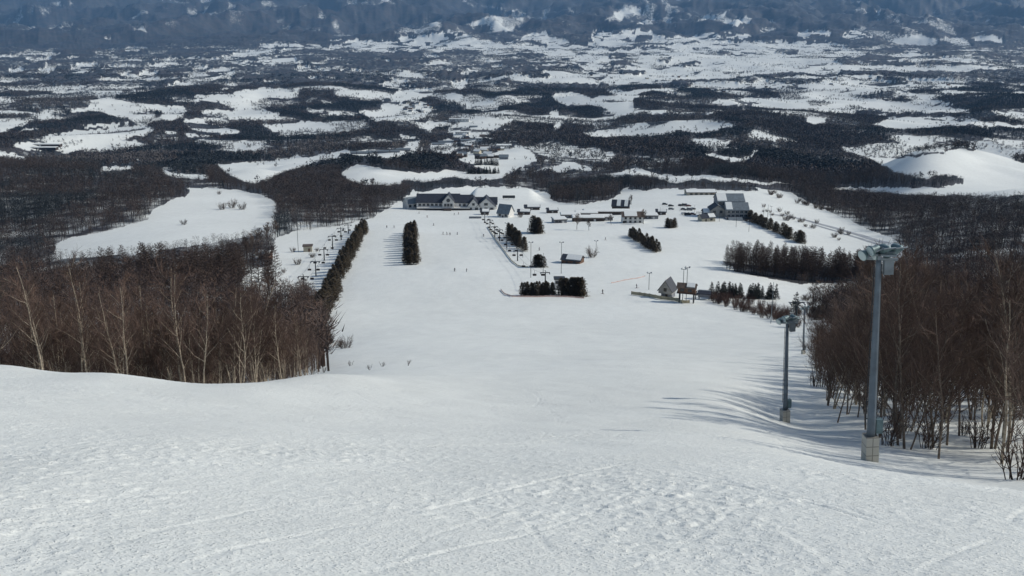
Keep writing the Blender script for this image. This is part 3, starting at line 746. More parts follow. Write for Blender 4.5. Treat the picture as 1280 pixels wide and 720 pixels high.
SUN_EL, SUN_AZ = R(34), R(8)       # azimuth from +X towards +Y
sdir = Vector((math.cos(SUN_EL) * math.cos(SUN_AZ), math.cos(SUN_EL) * math.sin(SUN_AZ), math.sin(SUN_EL)))
sl = bpy.data.lights.new('sun', 'SUN'); sl.energy = 3.3; sl.angle = R(.53); sl.color = (1.0, .955, .88)
so = link(bpy.data.objects.new('sun', sl)); so.rotation_euler = sdir.to_track_quat('Z', 'Y').to_euler()
w = bpy.data.worlds.new('World'); SC.world = w; w.use_nodes = True
nt = w.node_tree; sky = nt.nodes.new('ShaderNodeTexSky'); sky.sky_type = 'NISHITA'; sky.sun_disc = False
sky.sun_elevation = SUN_EL; sky.sun_rotation = R(90) - SUN_AZ
nt.links.new(sky.outputs['Color'], nt.nodes['Background'].inputs['Color']); nt.nodes['Background'].inputs['Strength'].default_value = .095
cd = bpy.data.cameras.new('camera'); cd.sensor_width = 36; cd.lens = 36 * F / 1280; cd.shift_y = -(360 - PY) / 1280; cd.clip_start = .2; cd.clip_end = 90000
cam = link(bpy.data.objects.new('camera', cd)); cam.location = (0, 0, 0); cam.rotation_euler = (R(90) - TH, 0, 0); SC.camera = cam
SC.view_settings.view_transform = 'Standard'; SC.view_settings.look = 'None'; SC.view_settings.gamma = 1; SC.view_settings.exposure = EXPOSURE
SC.cycles.use_denoising = True; SC.cycles.max_bounces = 5; SC.cycles.diffuse_bounces = 3; SC.cycles.volume_bounces = 0; SC.cycles.use_adaptive_sampling = True; SC.cycles.adaptive_threshold = .012

# ------------------------------------------------------------------ masses of woodland nobody could count
def template(seed, K, h, w, lmin, lmax, wmin, wmax, trunk, up=1.0):
    r = np.random.default_rng(seed)
    a = r.uniform(0, 2 * np.pi, K); rad = np.sqrt(r.uniform(.02, 1, K)); f = r.uniform(-1, 1, K)
    c = np.stack([np.cos(a) * rad * w * np.sqrt(1 - f * f * .8), np.sin(a) * rad * w * np.sqrt(1 - f * f * .8), h * (.60 + .36 * f)], -1)
    d = np.stack([np.cos(a), np.sin(a), np.full(K, up)], -1) + r.normal(0, .45, (K, 3)); d /= np.linalg.norm(d, axis=1)[:, None]
    s = np.cross(d, r.normal(0, 1, (K, 3))); s /= np.linalg.norm(s, axis=1)[:, None]
    L = r.uniform(lmin, lmax, K)[:, None]; W = r.uniform(wmin, wmax, K)[:, None]
    V = np.stack([c - d * L * .5 - s * W, c - d * L * .5 + s * W, c + d * L * .5], 1).reshape(-1, 3)
    if trunk:
        T = []
        for ang in (0, 1.57):
            q = np.array([math.cos(ang), math.sin(ang), 0]) * trunk
            T += [-q + [0, 0, -1.5], q + [0, 0, -1.5], np.array([0, 0, h * .85])]
        V = np.vstack([V, T])
    return V
MID = [template(k, 74, 1.0 * 11, 2.5, .8, 2.3, .035, .11, .16) for k in range(9)]
FAR = [template(50 + k, 15, 11, 4.2, 2.0, 5.0, .45, 1.3, .3) for k in range(9)]
EVR = [template(90 + k, 22, 11, 2.6, 2.0, 4.0, .5, 1.2, .25, up=-.2) for k in range(6)]
dR = np.gradient(rows)[:, None] * np.ones((1, NC)); dC = (cols[1] - cols[0]) * (GD + 20)
cell = dR * dC
inview = (GPX > -170) & (GPX < 1450) & (GPY > -40)
def scatter(sel, area, seed):
    r = np.random.default_rng(seed)
    k = np.where(sel, np.minimum(cell / area, 3.0), 0)
    cnt = np.floor(k + r.random(k.shape)).astype(int)
    i, j = np.nonzero(cnt); n = cnt[i, j]; i = np.repeat(i, n); j = np.repeat(j, n)
    d = GD[i, j] + r.uniform(-.5, .5, len(i)) * dR[i, j]; x = GX[i, j] + r.uniform(-.5, .5, len(i)) * dC[i, j]
    return x, d, GZ[i, j] + 0.0, r, fit[i, j]
def woods(name, tmpls, x, d, z, s, mats, mi, r, label=None):
    V = []; F_ = []; MI = []; base = 0
    which = r.integers(0, len(tmpls), len(x))
    for t, T in enumerate(tmpls):
        q = which == t; n = int(q.sum())
        if not n: continue
        a = r.uniform(0, 2 * np.pi, n); c = np.cos(a)[:, None]; sn = np.sin(a)[:, None]
        sx = (s[q] * r.uniform(.85, 1.2, n))[:, None]; sz = s[q][:, None]
        P = np.stack([(T[None, :, 0] * c - T[None, :, 1] * sn) * sx + x[q][:, None], (T[None, :, 0] * sn + T[None, :, 1] * c) * sx + d[q][:, None], T[None, :, 2] * sz + z[q][:, None]], -1)
        V.append(P.reshape(-1, 3)); m = len(T) // 3
        F_.append(np.arange(n * m * 3).reshape(-1, 3) + base); base += n * m * 3; MI.append(np.repeat(mi[q], m))
    me = mesh_np(name, np.vstack(V), np.vstack(F_), mats, mat_idx=np.concatenate(MI))
    o = link(bpy.data.objects.new(name, me)); return tag(o, label=label, kind='stuff')
low = snow_cov < .36
near_left = (GPX < 450) & (GD < 118); near_right = (GPX > 940) & (GD < 130)
larch_left = (GPX > 80) & (GPX < 350) & (GD > 335) & (GD < 402); larch_right = (GPX > 905) & (GPX < 1092) & (GD > 400) & (GD < 470)
sel = low & inview & (GD > 50) & (GD < 420) & ~near_left & ~near_right
sel &= ~((GD < 140) & (GPX > 430) & (GPX < 960)); sel &= ~((GPX > 940) & (GPX < 1040) & (GD < 300))
x, d, z, r, ft = scatter(sel, 11.0, 1)
woods('bare_woodland', MID, x, d, z, r.uniform(.65, 1.12, len(x)) * ft, [M['wood_mid'], M['twig'], M['wood_ever']], np.where(r.random(len(x)) < .45, 1, 0), r, 'bare brown woodland filling the gullies either side of the piste')
sel = low & inview & (GD >= 420) & (GD < 1250)
x, d, z, r, ft = scatter(sel, 22.0 * (1 + 1.2 * sstep(.15, .34, snow_cov)), 2)
ev = fbm(x / 160.0, d / 200.0, 201, 3) > .24
s = r.uniform(.75, 1.2, len(x)) * np.where((d > 800) | ev, 1.15, 1.0) * ft
woods('hillside_woodland', [np.where(np.arange(len(T))[:, None] >= 0, T * [1.15, 1.15, 1.0], T) for T in MID], x, d, z, s, [M['wood_mid'], M['wood_far'], M['wood_ever']], np.where(ev, 2, (r.random(len(x)) < .4).astype(int)), r, 'dark bare woodland on the hillsides round the resort')
sel = low & inview & (GD >= 1250) & (GD < 6000)
x, d, z, r, ft = scatter(sel, (60.0 + 70.0 * sstep(1500, 5000, GD)) * (1 + 1.3 * sstep(.15, .34, snow_cov)), 3)
ev = fbm(x / 300.0, d / 420.0, 211, 3) > .13
s = np.minimum(r.uniform(.75, 1.25, len(x)), 9) * (1 + .35 * sstep(1800, 5500, d)) * ft
q = ~ev
tier = fbm(x / 230.0, d / 330.0, 215, 3) + r.uniform(-.06, .06, len(x))
woods('valley_woodland', FAR, x[q], d[q], z[q], s[q], [M['wood_far'], M['wood_mid'], M['wood_pale']], np.where(tier[q] > .10, 2, (r.random(q.sum()) < .3).astype(int)), r, 'distant bare woods between the white fields of the plain')
woods('valley_evergreens', EVR, x[ev], d[ev], z[ev], s[ev], [M['wood_ever']], np.zeros(ev.sum(), int), r, 'distant dark evergreen woods between the white fields of the plain')
# hedgerows, gardens and lone trees on the open plain
hed = fbm(GX / 90.0, GD / 60.0, 221, 3) > .20 + .14 * (1 - sstep(2800, 4200, GD))
partial = (snow_cov >= .36) & (snow_cov < .8)
sel = (partial | (hed & (GD > 1400) & (snow_cov >= .8))) & inview & (GD > 850) & (GD < 12000) & (GPY > 36)
x, d, z, r, ft = scatter(sel, np.where(partial, 150.0, 380.0 + GD * .10), 4)
woods('scattered_brush', FAR, x, d, z, r.uniform(.35, .85, len(x)) * (1 + .3 * sstep(2500, 7000, d)), [M['wood_far'], M['wood_ever']], (r.random(len(x)) < .35).astype(int), r, 'scattered far bushes and hedgerows across the snowy plain')

# ------------------------------------------------------------------ trees one can tell apart
BIRCH = [bare_tree(300 + k, random.uniform(8.8, 10.6), stems=[1, 2, 1, 3, 1, 2, 1, 2][k], lean=.10, limbs=12, thick=.0088) for k in range(8)]
BIRCHR = [bare_tree(320 + k, random.uniform(8.8, 10.6), stems=[1, 2, 1, 1, 2, 3][k], lean=.09, limbs=15, thick=.0078, bark='bark_mid', spread=.38, first=.2) for k in range(6)]
THIN = [bare_tree(340 + k, random.uniform(7.5, 9.8), stems=[1, 1, 2, 1][k], lean=.07, limbs=16, thick=.0085, first=.18, spread=.28, bark='bark_mid', twig_w=.012) for k in range(4)]
GREYB = [bare_tree(360 + k, random.uniform(8.0, 9.5), stems=[2, 3, 1][k], lean=.12, limbs=13, thick=.010, spread=.42, bark='birch', twig='twig_grey') for k in range(3)]
cand = [(i, j) for i, j in zip(*np.nonzero(low & near_left & (GD > 52) & (GPX > -40)))]
def spaced(cand, n, gap, seed, weight=None):
    r = random.Random(seed); r.shuffle(cand); out = []
    wts = None
    for i, j in cand:
        if r.random() > cell[i, j] * 4: continue
        x_, d_ = GX[i, j], GD[i, j]
        if all((x_ - a) ** 2 + (d_ - b) ** 2 > gap * gap for a, b in out):
            out.append((x_, d_))
            if len(out) >= n: break
    return out
bl = spaced(cand, 150, 2.0, 5)
for x_, d_ in bl:
    px_, _ = project(x_, d_, -.45 * d_)
    front = d_ < 88
    k = random.random()
    protos = BIRCH if (front and k < .88) or k < .42 else (THIN if k < .8 else GREYB)
    s_ = random.uniform(.62, .94) * float(np.interp(px_, [330, 412], [1.0, .55]))
    plant('birch_tree', protos, (x_, d_, H(x_, d_)), 'bare pale or dark stemmed birch in the thicket behind the left snow crest', 'tree', 'birches in the thicket below the left snow crest', s_, tilt=.06)
EDGE = [bare_tree(380 + k, random.uniform(7.5, 8.6), stems=[3, 2, 3, 2, 4][k], lean=.10, limbs=13, thick=.0075, spread=.32) for k in range(5)]
for k in range(34):
    px_ = -10 + 392 * (k + random.uniform(.1, .9)) / 34; d_ = random.uniform(56, 70); x_ = (px_ - PX) / F * (d_ * CT + 27 * ST)
    plant('birch_tree', EDGE, (x_, d_, H(x_, d_)), 'bare pale or dark stemmed birch in the thicket behind the left snow crest', 'tree', 'birches in the thicket below the left snow crest', random.uniform(.66, 1.0) * float(np.interp(px_, [320, 405], [1.0, .62])), tilt=.05)
cand = [(i, j) for i, j in zip(*np.nonzero(low & near_right & (GD > 30) & (GPX < 1360) & ~((GD > 74) & (GPX < 1018))))]
br_ = spaced(cand, 215, 1.6, 6)
for x_, d_ in br_:
    k = random.random()
    front = d_ < 50
    protos = THIN if k < .38 else (BIRCHR if k < .80 else (BIRCH if k < .88 else GREYB))
    s_ = random.uniform(.92, 1.22) * (1.0 if d_ < 45 else (1.12 if d_ < 75 else .98)) * float(np.interp(project(x_, d_, -.5 * d_)[0], [1000, 1110], [.74, 1.0]))
    plant('birch_tree', protos, (x_, d_, H(x_, d_)), 'bare reddish twigged tree in the wood along the right edge of the piste', 'tree', 'bare trees in the wood right of the piste', s_, tilt=.025)
UNDER = [bush(495 + k, 2.6, 1.5, 'twig', 12) for k in range(4)]
for k in range(60):
    x_, d_ = br_[random.randrange(len(br_))]; x_ += random.uniform(-1, 1); d_ += random.uniform(-1, 1)
    plant('brush_shrub', UNDER, (x_, d_, H(x_, d_)), 'thin leafless undergrowth shrub between the trunks of the right wood', 'shrub', 'undergrowth shrubs in the right wood', random.uniform(.6, 1.1), ('stems', 'twigs'))
LARCH = [larch(400 + k, 17) for k in range(5)]
def row_of(kind, protos, pix, n, jit, label, cat, group, smin, smax, dmin=100, px_h=None, names=('trunk', 'crown')):
    """trees standing along a line of ground points"""
    G = [at(a, b, dmin) for a, b in pix]; out = []
    seg = [(G[k + 1] - G[k]).length for k in range(len(G) - 1)]; tot = sum(seg)
    for k in range(n):
        t = (k + .5) / n * tot; j = 0
        while j < len(seg) - 1 and t > seg[j]: t -= seg[j]; j += 1
        p = G[j].lerp(G[j + 1], t / seg[j]) + Vector((random.uniform(-jit, jit), random.uniform(-jit, jit), 0))
        p.z = H(p.x, p.y)
        out.append(plant(kind, protos, p, label, cat, group, random.uniform(smin, smax), names, .02))
    return out
random.seed(21)
for k in range(74):
    px_ = random.uniform(92, 346); dd = random.uniform(352, 398)
    xx = (px_ - PX) / F * (dd * CT + 112 * ST)
    plant('larch_tree', LARCH, (xx, dd, H(xx, dd)), 'tall dark bare larch in the stand beyond the left birches', 'tree', 'larches beyond the left birch thicket', random.uniform(.82, 1.12) * (.86 + .24 * (px_ - 92) / 254))
for k in range(165):
    px_ = random.uniform(908, 1092); dd = random.uniform(428, 462) if k > 40 else random.uniform(428, 438)
    xx = (px_ - PX) / F * (dd * CT + 130 * ST)
    plant('larch_tree', LARCH, (xx, dd, H(xx, dd)), 'tall dark bare larch in the long stand right of the lower piste', 'tree', 'larches right of the lower piste', random.uniform(.78, .86) * (1.0 if px_ > 940 else .85))
BIG = [bare_tree(420 + k, 12.5, stems=1, lean=.05, limbs=16, thick=.020, spread=.40, bark='bark', twig='twig_grey', twig_w=.05, first=.3) for k in range(3)]
for px_, py_, s_ in ((317, 332, 1.25), (326, 318, 1.1), (336, 306, 1.0), (308, 330, 1.1), (344, 300, .9)):
    plant('oak_tree', BIG, at(px_, py_, 250), 'broad dark bare tree at the edge of the pale field by the small shed', 'tree', 'broad bare trees beside the left lift field', s_)
for px_, py_, s_, lab in ((721, 287, .82, 'round bare tree with a clear trunk before the low village sheds, the larger of two'), (736, 288, .58, 'small bare tree beside a larger one before the low village sheds'),
        (764, 281, .55, 'small bare tree by the corner of the pale two storey village house'), (804, 280, .78, 'bare round tree hiding the right end of the pale two storey house'),
        (789, 256, .62, 'thin bare tree above the dark roofed barn with snow patches'), (766, 326, .0, '')):
    if s_: plant('bare_tree', BIG, at(px_, py_, 300), lab, 'tree', None, s_)
CEDAR = [conifer(440 + k, 8, 2.3, 'cedar', 900, .62) for k in range(4)]
ROUND = [conifer(450 + k, 8, 2.8, 'cedar', 950, .45, .02) for k in range(3)]
FIR = [conifer(460 + k, 8, 2.2, 'fir', 560, 1.0) for k in range(3)]
random.seed(22)
row_of('cedar_tree', CEDAR, [(394, 420), (403, 396), (425, 350), (444, 312), (457, 287)], 44, .9, 'brown green cedar in the long hedge between lift field and piste', 'tree', 'cedars in the long hedge left of the piste', .72, 1.2)
row_of('cedar_tree', CEDAR, [(386, 414), (396, 392), (418, 349), (438, 312), (452, 288)], 36, .9, 'brown green cedar in the long hedge between lift field and piste', 'tree', 'cedars in the long hedge left of the piste', .8, 1.05)
for px_ in (508, 513.5, 519):
    row_of('cedar_tree', CEDAR, [(px_, 332), (513 + (px_ - 513) * .75, 291)], 16, .6, 'brown cedar in the narrow block of trees standing alone on the open piste', 'tree', 'cedars in the block on the open piste', .75, 1.2)
row_of('cedar_tree', CEDAR, [(656, 315), (640, 298), (637, 294)], 12, 1.3, 'brown cedar in the wedge of trees right of the lift posts', 'tree', 'cedars in the wedge beside the lift posts', .8, 1.05)
row_of('cedar_tree', CEDAR, [(650, 309), (637, 297)], 7, 1.0, 'brown cedar in the wedge of trees right of the lift posts', 'tree', 'cedars in the wedge beside the lift posts', .95, 1.2)
row_of('cedar_tree', ROUND, [(666, 333), (681, 334)], 5, .8, 'green brown cedar in the small clump between two light poles', 'tree', 'cedars in the small clump between light poles', .6, .8)
row_of('cedar_tree', CEDAR, [(653, 369), (672, 369.5), (692, 369)], 17, .8, 'dark cedar in the low hedge along the orange net', 'tree', 'cedars in the low hedge along the orange net', .55, .75)
row_of('cedar_tree', ROUND, [(703, 369), (716, 369), (728, 370)], 10, .9, 'tall bushy cedar in the clump beside the lift control cabin', 'tree', 'bushy cedars beside the lift control cabin', .80, 1.0)
row_of('cedar_tree', ROUND, [(667, 290), (671, 292), (674, 291)], 5, 1.6, 'broad brown cedar in the round clump casting shade below the village', 'tree', 'brown cedars in the round clump below the village', 1.15, 1.5)
row_of('cedar_tree', CEDAR, [(824, 315), (803, 303), (787, 294)], 18, .8, 'brown cedar in the slanting hedge below the car park', 'tree', 'cedars in the slanting hedge below the car park', .55, .95)
row_of('cedar_tree', CEDAR, [(820, 316.5), (801, 304.5), (785, 295)], 14, .8, 'brown cedar in the slanting hedge below the car park', 'tree', 'cedars in the slanting hedge below the car park', .6, .85)
row_of('cedar_tree', ROUND, [(832, 284), (838, 285), (845, 284)], 6, .9, 'brown cedar in the short clump between car park and slanting hedge', 'tree', 'cedars in the short clump below the car park', .55, .85)
row_of('cedar_tree', ROUND, [(1003, 305), (980, 294), (955, 284), (937, 274)], 26, 1.6, 'brown cedar in the belt climbing from the larches to the dark lodge', 'tree', 'cedars in the belt below the dark lodge', .7, 1.0)
row_of('fir_tree', FIR, [(892, 373), (915, 372), (940, 373), (968, 374)], 26, 2.0, 'dark fir in the low row behind the reddish brush', 'tree', 'dark firs behind the reddish brush', .62, .9, 200)
plant('fir_tree', FIR, at(994, 392, 200), 'dark spired fir standing alone at the right end of the fir row', 'tree', None, 1.0)
plant('fir_tree', FIR, at(411, 430, 130), 'small dark fir at the foot of the long hedge, the taller of two', 'tree', None, .62)
plant('fir_tree', FIR, at(407, 432, 130), 'small dark fir at the foot of the long hedge, the shorter of two', 'tree', None, .45)
row_of('fir_tree', FIR, [(583, 217), (600, 217.5), (622, 217)], 22, 3, 'dark fir in the far straight windbreak beyond the main lodge', 'tree', 'firs of the far windbreak beyond the main lodge', 1.0, 1.4, 700)
row_of('fir_tree', FIR, [(596, 206), (610, 206), (622, 206)], 12, 6, 'dark fir in the farther ragged windbreak beyond the main lodge', 'tree', 'firs of the farther windbreak beyond the main lodge', 1.1, 1.7, 700)
SHRUB = [bush(470 + k, 3.2, 2.2) for k in range(4)]; GSHRUB = [bush(480 + k, 2.6, 2.6, 'twig_grey', 30) for k in range(3)]
sn = ('stems', 'twigs')
random.seed(23)
for k in range(72):
    px_ = random.uniform(888, 1000); lo_ = 372 + (px_ - 888) * .28
    py_ = random.uniform(max(lo_ - 6, 372), lo_ + 6 + (px_ - 888) * .03)
    plant('brush_shrub', SHRUB, at(px_, py_, 150), 'reddish brown leafless shrub in the brush before the dark firs', 'shrub', 'reddish shrubs before the dark firs', random.uniform(.8, 1.35), sn)
for k in range(46):
    px_ = random.uniform(1002, 1075); py_ = random.uniform(368, 408) if px_ < 1050 else random.uniform(358, 385)
    plant('brush_shrub', GSHRUB, at(px_, py_, 150), 'grey brown leafless shrub in the snowy scrub left of the tall light pole', 'shrub', 'grey shrubs in the scrub by the right wood', random.uniform(.9, 1.7), sn)
for px_, py_, s_, lab in ((432, 436, 1.25, 'round bare grey shrub on the piste edge below the hedge foot'), (424, 434, .8, 'small bare shrub beside the round one below the hedge foot'), (372, 331, 1.5, 'wide low bare shrub in the middle of the left lift field'),
        (355, 341, 1.0, 'small faint shrub left of the nearest T pylon'), (340, 350, .9, 'small faint shrub nearest the wood on the lift field'), (391, 322, 1.3, 'bare shrub to the right of the wide one on the lift field'),
        (366, 315, 1.2, 'bare shrub at the foot of the bare tall post in the lift field'), (396, 314, .9, 'bare shrub just right of the beige hut'), (740, 322, 2.4, 'bare fan shaped shrub behind the snow roofed cabin'),
        (650, 272, 1.6, 'brown shrub beside the small steep roofed chalet'), (278, 262, 2.4, 'bare bush on the crest of the white left hill, left one'), (290, 260, 3.0, 'largest bare bush on the crest of the white left hill'), (303, 262, 2.4, 'bare bush on the crest of the white left hill, right one'), (230, 281, 1.6, 'lone small bush low on the white left hill'),(274, 243, 1.5, 'small bush at the top of the white left hill')):
    plant('bare_shrub', GSHRUB, at(px_, py_, 130), lab, 'shrub', None, s_, sn)
for k in range(26):
    t = random.random(); px_ = 955 + t * 105 + random.uniform(-5, 5); py_ = 262 + t * 36 + random.uniform(-6, 8)
    plant('bare_shrub', GSHRUB, at(px_, py_, 300), 'small bare shrub dotted on the snow bank above the larch stand', 'shrub', 'shrubs on the snow bank above the larches', random.uniform(.8, 1.6), sn)
for k in range(20):
    t = random.random(); px_ = 960 + t * 90 + random.uniform(-4, 4); py_ = 242 + t * 26 + random.uniform(-2, 2)
    plant('bare_shrub', GSHRUB, at(px_, py_, 300), 'bare shrub on the upper rim of the white bank by the right woods', 'shrub', 'shrubs on the upper rim of the white bank', random.uniform(1.2, 2.4), sn)
for px_, py_, s_ in ((404, 466, .5), (438, 458, .45), (462, 462, .35), (478, 458, .4), (390, 468, .5), (510, 456, .4)):
    p = at(px_, py_, 20)
    plant('bare_sapling', [bush(490, 1.6, 1.0, 'twig_grey', 5)], p, 'thin bare sapling poking through the snow at the left piste edge', 'sapling', 'saplings poking through the snow', s_ * 1.5, sn)
# ------------------------------------------------------------------ buildings
def gable_walls(w, dep, hw, hr, axis, z0=-2.5):
    """closed wall body with its gable ends; the ridge runs along axis"""
    mb = MB(); x, y = w / 2, dep / 2
    if axis == 'x':
        prof = [(-y, z0), (y, z0), (y, hw), (0, hw + hr), (-y, hw)]
        A = [(-x, a, b) for a, b in prof]; B = [(x, a, b) for a, b in prof]
    else:
        prof = [(x, z0), (-x, z0), (-x, hw), (0, hw + hr), (x, hw)]
        A = [(a, -y, b) for a, b in prof]; B = [(a, y, b) for a, b in prof]
    mb.poly(A[::-1]); mb.poly(B)
    for k in range(5):
        j = (k + 1) % 5; mb.poly([A[k], A[j], B[j], B[k]])
    return mb
def slope_slab(w, dep, hw, hr, axis, side, ov, t0, t1, inset=0.0, a=0.0, b=1.0):
    """one roof slope as a slab between heights t0 and t1 above the rafters; a..b along the ridge"""
    mb = MB(); half = (dep if axis == 'x' else w) / 2; ln = (w if axis == 'x' else dep) / 2 + ov - inset
    k = hr / half; e = half + ov * .8 - inset * 1.5
    p0, p1 = -ln + 2 * ln * a, -ln + 2 * ln * b
    c = []
    for (q, z) in ((inset * .3, hw + hr - k * inset * .3), (e, hw + hr - k * e)):
        for t in (t0, t1):
            c.append((q * side, z + t))
    quad = [c[0], c[2], c[3], c[1]]
    f = (lambda l, q, z: (l, q, z)) if axis == 'x' else (lambda l, q, z: (q, l, z))
    A = [f(p0, *v) for v in quad]; B = [f(p1, *v) for v in quad]
    mb.poly(A); mb.poly(B[::-1])
    for i in range(4):
        j = (i + 1) % 4; mb.poly([A[j], A[i], B[i], B[j]])
    return mb
def block(root, o, w, dep, hw, hr, axis='x', wall='white', roof='roof_dark', rz=0, snow=(), ov=.6, wname='wall', z0=-2.5):
    part(wname, gable_walls(w, dep, hw, hr, axis, z0).mesh(wname, M[wall]), root, o, (0, 0, rz))
    rf = MB()
    for sd in (-1, 1):
        m = slope_slab(w, dep, hw, hr, axis, sd, ov, .03, .32); i = len(rf.v)
        rf.v += m.v; rf.f += [tuple(k + i for k in f) for f in m.f]; rf.m += m.m
    ro = part('roof', rf.mesh('roof', M[roof]), root, o, (0, 0, rz))
    for sd, a, b in snow:
        part('snow_patch', slope_slab(w, dep, hw, hr, axis, sd, ov, .33, .62, .35, a, b).mesh('snow_patch', M['snow']), ro)
    return ro
def windows(root, o, face, items, w, dep, rz=0, frame='dark_wood'):
    """framed windows with a pane each, on one face (f b l r) of a block at o"""
    c, s = math.cos(rz), math.sin(rz)
    for (u, z, ww, hh) in items:
        fr = MB(); gl = MB(); t = .14
        fr.box(-ww/2 - t, ww/2 + t, -.10, .06, -hh/2 - t, -hh/2); fr.box(-ww/2 - t, ww/2 + t, -.10, .06, hh/2, hh/2 + t)
        fr.box(-ww/2 - t, -ww/2, -.10, .06, -hh/2, hh/2); fr.box(ww/2, ww/2 + t, -.10, .06, -hh/2, hh/2); fr.box(-.05, .05, -.09, .05, -hh/2, hh/2)
        gl.box(-ww/2, ww/2, -.04, .04, -hh/2, hh/2)
        if face == 'f': p = (u, -dep/2 - .05, z); a = 0
        elif face == 'b': p = (u, dep/2 + .05, z); a = math.pi
        elif face == 'l': p = (-w/2 - .05, u, z); a = -math.pi/2
        else: p = (w/2 + .05, u, z); a = math.pi/2
        q = (o[0] + c * p[0] - s * p[1], o[1] + s * p[0] + c * p[1], o[2] + p[2])
        f_ = part('window', fr.mesh('window', M[frame]), root, q, (0, 0, rz + a)); part('pane', gl.mesh('pane', M['glass']), f_)
def boxpart(root, name, dims, m, loc=(0, 0, 0), rz=0, parent=None):
    mb = MB(); mb.box(*dims); return part(name, mb.mesh(name, M[m]), parent or root, loc, (0, 0, rz))
def flat_roof(root, o, w, dep, h, rz=0, wall='grey_wall', roof='roof_dark', snow=True, z0=-2.0):
    boxpart(root, 'wall', (-w/2, w/2, -dep/2, dep/2, z0, h), wall, o, rz)
    r_ = boxpart(root, 'roof', (-w/2 - .5, w/2 + .5, -dep/2 - .5, dep/2 + .5, h + .003, h + .35), roof, o, rz)
    if snow:
        mb = MB(); a, b = w/2 + .3, dep/2 + .3
        top = [(-a*.96, -b*.9, h + .85), (a*.96, -b*.9, h + .85), (a*.96, b*.9, h + .85), (-a*.96, b*.9, h + .85)]; bot = [(-a, -b, h + .352), (a, -b, h + .352), (a, b, h + .352), (-a, b, h + .352)]
        mb.poly(top); mb.poly(bot[::-1])
        for k in range(4):
            j = (k + 1) % 4; mb.poly([bot[k], bot[j], top[j], top[k]])
        part('snow_cap', mb.mesh('snow_cap', M['snow']), r_)
    return r_
def spire(root, loc, h=2.2):
    mb = MB(); mb.lathe([(.34, 0), (.30, .5), (.42, .6), (.10, 1.1), (.05, h)], 8); part('finial', mb.mesh('finial', M['dark_steel']), root, loc)

# the long main lodge
p = at(566, 262, 300); p.z -= .3
L = thing('ski_lodge', p, 'long white ski lodge with steep dark roofs and twin gables at the piste foot', 'lodge')
block(L, (-11.5, 2, 0), 34, 14, 7.2, 5.6, 'x', 'white', 'roof_dark')
windows(L, (-11.5, 2, 0), 'f', [(-14.5 + 3.3 * k, 5.4, 1.9, 1.6) for k in range(8)], 34, 14)
boxpart(L, 'arcade', (-28, 14, -8.2, -5.1, -2, 3.0), 'dark_wood'); boxpart(L, 'balcony', (-28.2, 14.2, -8.6, -5.1, 3.05, 3.9), 'white')
block(L, (-3, -2.2, 0), 9, 12, 8.8, 5.2, 'y', 'white', 'roof_dark')
mb = MB(); mb.lathe([(1.5, 0), (1.5, .25)], 20, axis=(0, -1, 0)); f_ = part('round_window', mb.mesh('round_window', M['dark_wood']), L, (-3, -8.22, 9.6)); mb = MB(); mb.lathe([(1.2, 0), (1.2, .32)], 20, axis=(0, -1, 0)); part('pane', mb.mesh('pane', M['glass']), f_)
windows(L, (-3, -2.2, 0), 'f', [(-2.4, 5.8, 1.6, 2.0), (0, 5.8, 1.6, 2.0), (2.4, 5.8, 1.6, 2.0)], 9, 12)
block(L, (9.5, 2, 0), 13, 13, 7.0, 4.9, 'x', 'white', 'roof_dark'); windows(L, (9.5, 2, 0), 'f', [(-4, 5.2, 2, 1.6), (0, 5.2, 2, 1.6), (4, 5.2, 2, 1.6)], 13, 13)
block(L, (17, -1, 0), 10, 13, 4.6, 6.0, 'y', 'white', 'roof_grey' if False else 'roof_dark'); windows(L, (17, -1, 0), 'f', [(-2.4, 2.6, 2.2, 1.8), (2.4, 2.6, 2.2, 1.8), (0, 6.2, 1.8, 1.6)], 10, 13)
block(L, (27, 0, 0), 15, 14, 4.4, 6.6, 'y', 'white', 'roof_dark'); windows(L, (27, 0, 0), 'f', [(-4.6, 2.4, 2.4, 1.9), (0, 2.4, 2.4, 1.9), (4.6, 2.4, 2.4, 1.9), (0, 6.2, 2.6, 1.8)], 15, 14)
block(L, (23.5, 4, 0), 24, 10, 5.0, 4.6, 'x', 'white', 'roof_dark')
block(L, (-33, 5, 0), 13, 10, 5.5, 4.0, 'x', 'white', 'roof_grey', rz=R(28), snow=((1, .1, .8),)); windows(L, (-33, 5, 0), 'f', [(-4, 3.4, 1.8, 1.8), (0, 3.4, 1.8, 1.8), (4, 3.4, 1.8, 1.8)], 13, 10, R(28))
boxpart(L, 'terrace_wall', (-41, -27, -2.5, -1.9, -3, 2.2), 'grey_wall', (0, 0, 0), R(12))
for q in ((-28, 2, 13.0), (-3, -7.6, 14.2), (15.6, 2, 12.2), (17, -7, 10.9), (27, -6.6, 11.3)): spire(L, q)
boxpart(L, 'porch', (-6.5, -.5, -13, -8.6, -1, 3.2), 'dark_wood', (0, 0, 0)); boxpart(L, 'door', (-1, 1, -.12, .1, 0, 2.3), 'glass', (-3.5, -13.05, 0))
